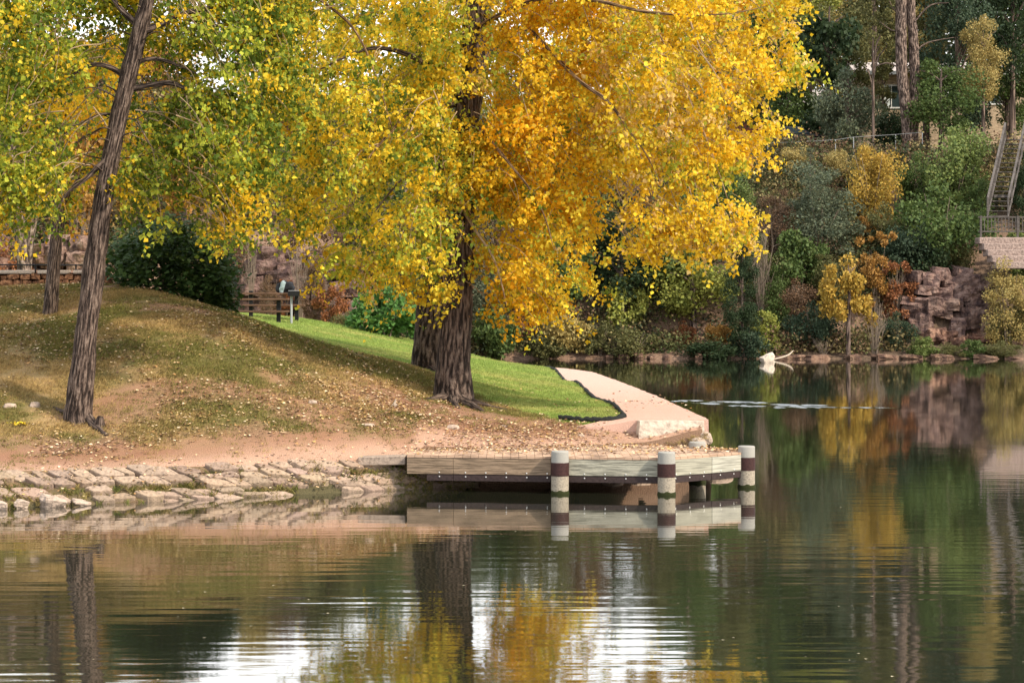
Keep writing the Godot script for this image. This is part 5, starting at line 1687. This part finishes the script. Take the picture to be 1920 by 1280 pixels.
func build_houses() -> void:
	# cream house with lap siding
	var d := 157.0
	var s := F / d
	var at := P(1740, 260, d)
	at.y = hill(at.x, d)
	var h := thing("house", "cream house with lap siding and pale roof edge behind the twin trunks", "house", at)
	var x0 := P(1618, 0, d).x
	var x1 := P(1945, 0, d).x
	var yb := P(0, 262, d).y
	var yt := P(0, 138, d).y
	var mb := Mb.new()
	mb.box(Vector3((x0 + x1) * 0.5, (yb + yt) * 0.5 - 0.6, -d - 3.1), Vector3(x1 - x0 - 0.1, yt - yb + 1.2, 6.0))
	part(h, "wall_core", mb.done(), M.siding, at)
	var nb := int((yt - yb) / 0.22)
	for k in nb:
		mb = Mb.new()
		var y := yb + k * 0.22 + 0.11
		mb.box(Vector3((x0 + x1) * 0.5, y, -d - 0.07 + rr(0.0, 0.01)), Vector3(x1 - x0, 0.235, 0.03), Basis(Vector3.RIGHT, 0.10), 0.0)
		part(h, "siding_board", mb.done(), M.siding, at)
	mb = Mb.new()
	var q := [Vector3(x0 - 0.6, yt, -d + 0.7), Vector3(x1 + 0.6, yt, -d + 0.7), Vector3(x1 + 0.6, yt + 1.1, -d - 3.1), Vector3(x0 - 0.6, yt + 1.1, -d - 3.1), Vector3(x0 - 0.6, yt, -d - 6.9), Vector3(x1 + 0.6, yt, -d - 6.9)]
	mb.fquad(q[0], q[1], q[2], q[3])
	mb.fquad(q[3], q[2], q[5], q[4])
	mb.fquad(q[0], q[1], q[5], q[4])
	mb.ftri(q[0], q[3], q[4])
	mb.ftri(q[1], q[2], q[5])
	var roof := part(h, "roof", mb.done(), M.roof_grey, at)
	mb = Mb.new()
	mb.box(Vector3((x0 + x1) * 0.5, yt + 0.0, -d + 0.74), Vector3(x1 - x0 + 1.3, 0.24, 0.05), Basis.IDENTITY, 0.006)
	part(roof, "eave_board", mb.done(), M.white_paint)
	for w in [[1659, 1690, 160, 202], [1772, 1800, 160, 195], [1850, 1880, 160, 195]]:
		var a := P(w[0], w[3], d)
		var b := P(w[1], w[2], d)
		mb = Mb.new()
		var ce := Vector3((a.x + b.x) * 0.5, (a.y + b.y) * 0.5, -d + 0.0)
		var ww := b.x - a.x
		var hh := b.y - a.y
		for e in [-1.0, 1.0]:
			mb.box(ce + Vector3(e * ww * 0.5, 0, 0), Vector3(0.1, hh + 0.1, 0.08), Basis.IDENTITY, 0.006)
			mb.box(ce + Vector3(0, e * hh * 0.5, 0), Vector3(ww - 0.1, 0.1, 0.07), Basis.IDENTITY, 0.006)
		mb.box(ce + Vector3(-ww * 0.08, 0, 0), Vector3(0.06, hh - 0.1, 0.06), Basis.IDENTITY, 0.004)
		var fr := part(h, "window", mb.done(), M.white_paint, at)
		mb = Mb.new()
		mb.box(ce + Vector3(0, 0, -0.02), Vector3(ww, hh, 0.02))
		part(fr, "pane", mb.done(), M.dark_glass)
		mb = Mb.new()
		mb.box(ce + Vector3(-ww * 0.33, 0, -0.005), Vector3(ww * 0.3, hh - 0.1, 0.01))
		part(fr, "curtain", mb.done(), M.curtain)
	# second house behind the golden crown's edge
	d = 162.0
	at = P(1470, 260, d)
	h = thing("house", "low tan house with white eave showing past the golden crown", "house", at)
	x0 = P(1380, 0, d).x
	x1 = P(1560, 0, d).x
	yb = P(0, 270, d).y
	yt = P(0, 196, d).y
	mb = Mb.new()
	mb.box(Vector3((x0 + x1) * 0.5, (yb + yt) * 0.5 - 0.8, -d - 3.0), Vector3(x1 - x0, yt - yb + 1.6, 6.0))
	part(h, "wall", mb.done(), M.maroon, at)
	mb = Mb.new()
	var r := [Vector3(x0 - 0.5, yt, -d + 0.6), Vector3(x1 + 0.5, yt, -d + 0.6), Vector3(x1 + 0.5, yt + 1.3, -d - 3.0), Vector3(x0 - 0.5, yt + 1.3, -d - 3.0), Vector3(x0 - 0.5, yt, -d - 6.6), Vector3(x1 + 0.5, yt, -d - 6.6)]
	mb.fquad(r[0], r[1], r[2], r[3])
	mb.fquad(r[3], r[2], r[5], r[4])
	mb.fquad(r[0], r[1], r[5], r[4])
	mb.ftri(r[0], r[3], r[4])
	mb.ftri(r[1], r[2], r[5])
	part(h, "roof", mb.done(), M.roof_grey, at)
	mb = Mb.new()
	mb.box(Vector3((x0 + x1) * 0.5, yt - 0.02, -d + 0.63), Vector3(x1 - x0 + 1.1, 0.2, 0.05), Basis.IDENTITY, 0.005)
	part(h, "eave_board", mb.done(), M.white_paint, at)
	# low maroon shed and a white panel by the fence
	d = 144.0
	at = P(1545, 275, d)
	at.y = hill(at.x, d)
	var sh := thing("low_shed", "low maroon shed half hidden behind the chain-link fence", "shed", at)
	var k := 0
	while k < 12:
		mb = Mb.new()
		mb.box(Vector3(P(1508 + k * 5.0, 0, d).x, P(0, 266, d).y - 0.1, -d), Vector3(0.15, 0.75, 0.04), Basis.IDENTITY, 0.006)
		part(sh, "board", mb.done(), M.maroon, at)
		k += 1
	mb = Mb.new()
	mb.box(Vector3(P(1536, 0, d).x, P(0, 266, d).y - 0.1, -d - 0.75), Vector3(2.0, 0.72, 1.4), Basis.IDENTITY, 0.01)
	part(sh, "body", mb.done(), M.maroon, at)
	mb = Mb.new()
	mb.box(Vector3(P(1536, 0, d).x, P(0, 266, d).y + 0.3, -d - 0.7), Vector3(2.2, 0.05, 1.6), Basis(Vector3.RIGHT, -0.1), 0.01)
	part(sh, "roof", mb.done(), M.steel, at)
	at = P(1588, 272, d)
	var pn := thing("white_panel", "white board with a post propped beside the maroon shed", "panel", at)
	mb = Mb.new()
	mb.box(P(1586, 267, d), Vector3(0.62, 0.5, 0.05), Basis(Vector3.UP, 0.2), 0.008)
	part(pn, "sheet", mb.done(), M.white_paint, at)
	mb = Mb.new()
	mb.box(P(1568, 262, d), Vector3(0.08, 0.9, 0.08), Basis.IDENTITY, 0.008)
	part(pn, "post", mb.done(), M.white_paint, at)
	build_car(P(1478, 0, 146.0).x, 146.0)

func build_car(x: float, d: float) -> void:
	var y := hill(x, d)
	var at := Vector3(x, y, -d)
	var car := thing("parked_car", "dark parked car behind the fence at the golden crown's edge", "car", at)
	# side profile swept across the width, narrowed at the roof
	var prof := [[-2.1, 0.35, 0.82], [-2.15, 0.62, 0.84], [-1.95, 0.86, 0.84], [-1.0, 0.96, 0.85], [-0.45, 1.40, 0.68], [0.75, 1.44, 0.68], [1.45, 1.02, 0.84], [2.05, 0.95, 0.84], [2.15, 0.6, 0.84], [2.1, 0.35, 0.82]]
	var mb := Mb.new()
	var n := prof.size()
	for k in n:
		var a: Array = prof[k]
		var b: Array = prof[(k + 1) % n]
		mb.fquad(at + Vector3(a[0], a[1], a[2]), at + Vector3(b[0], b[1], b[2]), at + Vector3(b[0], b[1], -b[2]), at + Vector3(a[0], a[1], -a[2]))
	for s in [-1.0, 1.0]:
		for k in n:
			var a: Array = prof[k]
			var b: Array = prof[(k + 1) % n]
			mb.ftri(at + Vector3(0, 0.7, s * 0.85), at + Vector3(a[0], a[1], a[2] * s), at + Vector3(b[0], b[1], b[2] * s))
	part(car, "body", mb.done(), M.car_paint, at)
	mb = Mb.new()
	mb.fquad(at + Vector3(-0.85, 1.02, 0.852), at + Vector3(1.25, 1.05, 0.852), at + Vector3(0.72, 1.38, 0.74), at + Vector3(-0.42, 1.36, 0.74))
	part(car, "side_window", mb.done(), M.dark_glass, at)
	mb = Mb.new()
	mb.box(at + Vector3(0.15, 1.455, 0), Vector3(1.25, 0.03, 1.2), Basis.IDENTITY, 0.01)
	part(car, "roof_panel", mb.done(), M.grey_metal, at)
	for q in [[-1.3, 0.8], [1.3, 0.8], [-1.3, -0.8], [1.3, -0.8]]:
		mb = Mb.new()
		tube(mb, [[at + Vector3(q[0], 0.32, q[1] - 0.1), 0.32], [at + Vector3(q[0], 0.32, q[1] + 0.1), 0.32]], 16)
		part(car, "wheel", mb.done(), M.tyre, at)

# ---------------------------------------------------------------- ground cover
func scatter(called: String, label: String, category: String, mesh: Mesh, mat: Material, places: Array) -> void:
	var mm := MultiMesh.new()
	mm.transform_format = MultiMesh.TRANSFORM_3D
	mm.use_colors = true
	mm.mesh = mesh
	mm.instance_count = places.size()
	for k in places.size():
		mm.set_instance_transform(k, places[k][0])
		mm.set_instance_color(k, places[k][1])
	var o := MultiMeshInstance3D.new()
	o.name = called
	o.multimesh = mm
	o.material_override = mat
	o.set_meta("kind", "stuff")
	o.set_meta("label", label)
	o.set_meta("category", category)
	add_child(o)

func tuft(n: int, h: float, w: float, spread: float, lean: float) -> ArrayMesh:
	var mb := Mb.new()
	for k in n:
		var p := Vector3(rr(-spread, spread), -0.01, rr(-spread, spread))
		var a := rr(0, TAU)
		var s := Vector3(cos(a), 0, sin(a)) * w
		var l := Vector3(rr(-lean, lean), 1, rr(-lean, lean)) * h * rr(0.5, 1.1)
		var b := rr(0.75, 1.2)
		var col := Color(b, b, b)
		mb.fquad(p - s, p + s, p + l * 0.55 + s * 0.7, p + l * 0.55 - s * 0.7, col)
		mb.ftri(p + l * 0.55 - s * 0.7, p + l * 0.55 + s * 0.7, p + l + Vector3(l.x, -0.1 * h, l.z) * 0.5, col)
	return mb.done()

func build_ground_cover() -> void:
	rng.seed = 31
	var lawn := []
	var dry := []
	var tries := 0
	while lawn.size() < 26000 and tries < 200000:
		tries += 1
		var d := 44.0 + 30.0 * pow(rng.randf(), 1.3)
		var x := rr(-9.5, 2.3)
		if x > pl([[44.0, 2.15], [53.7, 1.82], [62.5, 1.4], [68.0, 1.08], [71.5, 0.5], [73.5, -0.7], [75.0, -2.5]], d) or lawn01(x, d) < rng.randf():
			continue
		# the lawn only shows where it is not behind the crest
		var n1 := noise.get_noise_2d(x * 26.0, d * 40.0 + 70.0)
		var c := Color(0.25, 0.33, 0.075).lerp(Color(0.42, 0.40, 0.13), clampf(0.2 + 1.1 * n1 + rr(-0.15, 0.15), 0.0, 1.0)) * rr(0.8, 1.2)
		var b := Basis(Vector3.UP, rr(0, TAU)).scaled(Vector3.ONE * rr(0.7, 1.2) * (1.0 + 0.008 * (d - 44.0)))
		lawn.append([Transform3D(b, Vector3(x, ground(x, d), -d)), c])
	scatter("lawn_grass", "bright green mown grass beyond the crest and beside the path", "grass", tuft(16, 0.055, 0.006, 0.07, 0.6), M.blade, lawn)
	tries = 0
	while dry.size() < 38000 and tries < 300000:
		tries += 1
		var d := 38.5 + 18.5 * rng.randf()
		var x := rr(-14.0, 2.6)
		if absf(x) > d * 0.235 + 0.6 or d < pl(FRONT, x) + 0.6 or lawn01(x, d) > 0.5:
			continue
		var bare := bare01(x, d)
		if rng.randf() < bare * 0.93 or noise2.get_noise_2d(x * 75.0, d * 75.0) + rr(-0.4, 0.4) < -0.22:
			continue
		var n1 := noise.get_noise_2d(x * 26.0, d * 40.0 + 70.0) + 0.25 * noise2.get_noise_2d(x * 60.0 + 90.0, d * 60.0)
		var c := Color(0.16, 0.155, 0.035).lerp(Color(0.44, 0.30, 0.12), clampf(smoothstep(-0.28, 0.42, 0.75 * n1) + rr(-0.45, 0.45), 0.0, 1.0)) * rr(0.7, 1.3)
		var b := Basis(Vector3.UP, rr(0, TAU)).scaled(Vector3.ONE * rr(0.6, 1.2))
		dry.append([Transform3D(b, Vector3(x, ground(x, d), -d)), c])
	scatter("dry_grass", "thin olive and straw coloured grass on the shaded slope", "grass", tuft(12, 0.06, 0.005, 0.08, 0.9), M.blade, dry)
	# tufts in the joints of the paved bank and at its end
	var weeds := []
	for k in 2600:
		var x := rr(-13.0, -0.75)
		var f := rr(0.0, 1.0)
		var gap := noise.get_noise_2d(x * 38.0, roundf(f * 4.0 - 0.5) * 60.0)
		var keep := 0.10 + (0.8 if gap > 0.25 else 0.0)
		if x < -7.0 and f > 0.35:
			keep = 0.55
		if x > -2.2:
			keep = 0.65
		if rng.randf() > keep:
			continue
		var p := bank_top(x).lerp(Vector3(x, 0, -pl(TOE, x)), f)
		var c := Color(0.12, 0.14, 0.025).lerp(Color(0.38, 0.28, 0.10), rng.randf()) * rr(0.7, 1.2)
		weeds.append([Transform3D(Basis(Vector3.UP, rr(0, TAU)).scaled(Vector3.ONE * rr(0.6, 1.5)), p - Vector3(0, 0.02, 0)), c])
	for k in 130:
		var x := rr(2.2, 3.7)
		var d := 43.45 - rr(0.0, 0.45)
		weeds.append([Transform3D(Basis(Vector3.UP, rr(0, TAU)).scaled(Vector3.ONE * rr(0.4, 0.9)), Vector3(x, ground(x, maxf(d, pl(FRONT, x))) - rr(0.1, 0.2), -d)), Color(0.42, 0.30, 0.13) * rr(0.7, 1.2)])
	scatter("bank_weeds", "tufts of weed and dry grass growing between the bank stones", "grass", tuft(14, 0.10, 0.006, 0.06, 0.9), M.blade, weeds)
	# fallen leaves
	var mb := Mb.new()
	var cols := [Color(0.60, 0.42, 0.24), Color(0.68, 0.53, 0.36), Color(0.62, 0.46, 0.28), Color(0.40, 0.22, 0.09), Color(0.24, 0.13, 0.07), Color(0.50, 0.33, 0.13), Color(0.14, 0.08, 0.05), Color(0.10, 0.06, 0.04)]
	tries = 0
	var n := 0
	while n < 13000 and tries < 120000:
		tries += 1
		var d := 38.2 + 19.0 * rng.randf() * rr(0.3, 1.0)
		var x := rr(-13.0, 3.6)
		if absf(x) > d * 0.235 + 0.4 or d < pl(FRONT, x) - 0.02:
			continue
		var dens := 0.55 + 1.4 * noise.get_noise_2d(x * 30.0 + 40.0, d * 30.0)
		if lawn01(x, d) > 0.5:
			dens *= 0.08
		if d - pl(FRONT, x) < 1.3 and x < -2.0:
			dens *= 0.15
		if rng.randf() > dens:
			continue
		drop_leaf(mb, Vector3(x, ground(x, d) + rr(0.012, 0.05), -d), cols)
		n += 1
	for k in 1500:
		var x := rr(-1.8, 4.1)
		var a := pl(DECK_FRONT, x)
		var b := pl(DECK_REAR, x)
		drop_leaf(mb, Vector3(x, DECK_TOP + rr(0.008, 0.025), -lerpf(a + 0.04, b, sqrt(rng.randf()))), cols)
	for k in 900:
		var x := rr(-12.0, -0.8)
		var f := rr(0.0, 0.95)
		drop_leaf(mb, bank_top(x).lerp(Vector3(x, 0, -pl(TOE, x)), f) + Vector3(0, rr(0.06, 0.11), 0), cols)
	stuff("leaf_litter", mb.done(), M.litter, "dry tan leaves fallen over the slope, dirt path and dock", "leaves")
	# one fresh yellow heap
	mb = Mb.new()
	for k in 60:
		var p := P(35 + rng.randfn() * 9.0, 828, 41.0)
		drop_leaf(mb, Vector3(p.x, ground(p.x, 41.0) + rr(0.01, 0.06), -41.0 + rng.randfn() * 0.08), [PAL.yellow, PAL.gold])
	stuff("yellow_leaves", mb.done(), M.litter, "small patch of fresh yellow leaves on the dirt near the frame edge", "leaves")
	# leaves afloat
	mb = Mb.new()
	for k in 190:
		var d := 20.0 + 95.0 * pow(rng.randf(), 1.5)
		var x := rr(-0.22, 0.24) * d
		if d > pl(TOE, x) - 0.3 and x < 4.5:
			continue
		var s := rr(0.02, 0.045)
		var a := rr(0, TAU)
		var al := Vector3(cos(a), 0, sin(a)) * s
		mb.leaf(Vector3(x, 0.008, -d), al, al.cross(Vector3.UP) * 0.5, Vector3(0, s * 0.1, 0), Color(0.42, 0.36, 0.24) * rr(0.4, 1.1))
	stuff("floating_leaves", mb.done(), M.litter, "tiny pale leaves floating on the lake", "leaves")
	# undergrowth of the far slope
	rng.seed = 55
	mb = Mb.new()
	for k in 150:
		var o := Vector3(rng.randfn(), absf(rng.randfn()), rng.randfn()) * 0.42
		var al := Vector3(rr(-1, 1), rr(-0.6, 1.0), rr(-1, 1)).normalized()
		var sd := al.cross(Vector3(rr(-1, 1), rr(-1, 1), rr(-1, 1))).normalized()
		var s := rr(0.08, 0.16)
		var b := rr(0.6, 1.4)
		mb.leaf(o, al * s, sd * s * 0.4, Vector3.ZERO, Color(b, b, b))
	var under := []
	var tints := [Color(0.06, 0.075, 0.025), Color(0.10, 0.105, 0.035), Color(0.16, 0.12, 0.05), Color(0.17, 0.10, 0.06), Color(0.24, 0.19, 0.08), Color(0.045, 0.06, 0.03)]
	for k in 5200:
		var x := rr(-34.0, 36.0)
		var t := rr(0.5, 19.0) if x > -6.0 else rr(2.5, 26.0)
		var d := pl(FOOT, x) + t
		var c: Color = tints[rng.randi() % tints.size()]
		if noise.get_noise_2d(x * 12.0, d * 12.0) > 0.28:
			continue
		if x > 21.0 and x < 30.0 and t < 6.0:
			continue
		if x > 25.0 and x < 29.5 and t < 12.0:
			continue
		under.append([Transform3D(Basis(Vector3.UP, rr(0, TAU)).scaled(Vector3.ONE * rr(0.6, 1.5)), Vector3(x, hill(x, d), -d)), c * rr(0.7, 1.3)])
	scatter("undergrowth", "low mixed undergrowth covering the far slope between the shrubs", "undergrowth", mb.done(), M.blade, under)

func drop_leaf(mb: Mb, p: Vector3, cols: Array) -> void:
	var a := rr(0, TAU)
	var s := rr(0.035, 0.08)
	var al := Vector3(cos(a), rr(-0.25, 0.35), sin(a)).normalized()
	var sd := al.cross(Vector3(rr(-0.4, 0.4), 1, rr(-0.4, 0.4))).normalized()
	mb.leaf(p, al * s, sd * s * 0.42, Vector3(0, s * rr(0.0, 0.25), 0), cols[rng.randi() % cols.size()] * rr(0.75, 1.2))

# ---------------------------------------------------------------- scene
func _ready() -> void:
	var cam := Camera3D.new()
	cam.name = "camera"
	cam.position = Vector3(0, EYE, 0)
	cam.near = 0.5
	cam.far = 1500.0
	# level camera with the lens shifted down: the horizon lies above the middle of the picture
	cam.set_frustum(0.5 * 1280.0 / F, Vector2(0.0, -0.5 * 90.0 / F), 0.5, 1500.0)
	add_child(cam)
	cam.current = true

	var env := Environment.new()
	env.background_mode = Environment.BG_SKY
	var sky := Sky.new()
	var sm := ProceduralSkyMaterial.new()
	sm.sky_top_color = Color(0.84, 0.87, 0.91)
	sm.sky_horizon_color = Color(0.98, 0.97, 0.95)
	sm.sky_curve = 0.25
	sm.ground_bottom_color = Color(0.35, 0.33, 0.28)
	sm.ground_horizon_color = Color(0.7, 0.69, 0.66)
	sm.sky_energy_multiplier = 1.0
	sm.energy_multiplier = 1.5
	sky.sky_material = sm
	env.sky = sky
	env.tonemap_mode = Environment.TONE_MAPPER_LINEAR
	env.tonemap_exposure = 1.5
	env.sdfgi_enabled = true
	env.ssao_enabled = true
	env.ssil_enabled = true
	var we := WorldEnvironment.new()
	we.name = "environment"
	we.environment = env
	add_child(we)

	var sun := DirectionalLight3D.new()
	sun.name = "sun"
	sun.light_energy = 1.3
	sun.light_color = Color(1.0, 0.95, 0.87)
	sun.light_angular_distance = 3.0
	sun.shadow_enabled = true
	add_child(sun)
	# the sun stands high to the right, behind the viewer's shoulder
	sun.look_at_from_position(Vector3(0.74, 0.72, 0.50) * 100.0, Vector3.ZERO)

	rng.seed = 7
	noise.seed = 3
	noise.frequency = 0.01
	noise.fractal_octaves = 3
	noise2.seed = 8
	noise2.frequency = 0.01
	noise2.fractal_octaves = 2

	make_materials()
	smat("pink_stone", lin(0.42, 0.315, 0.27), 0.93, T.grain, T.rock_n, 0.5, 0.7)
	build_ground()
	build_water()
	build_hill()
	print("ground ", Time.get_ticks_msec())
	build_rocks()
	build_stairs()
	build_houses()
	build_dock()
	build_bank_stones()
	build_shore_details()
	build_rubble_wall()
	rng.seed = 21
	build_near_trees()
	print("trees ", Time.get_ticks_msec())
	build_near_shrubs()
	build_far_plants()
	print("plants ", Time.get_ticks_msec())
	build_ground_cover()
	print("done ", Time.get_ticks_msec())
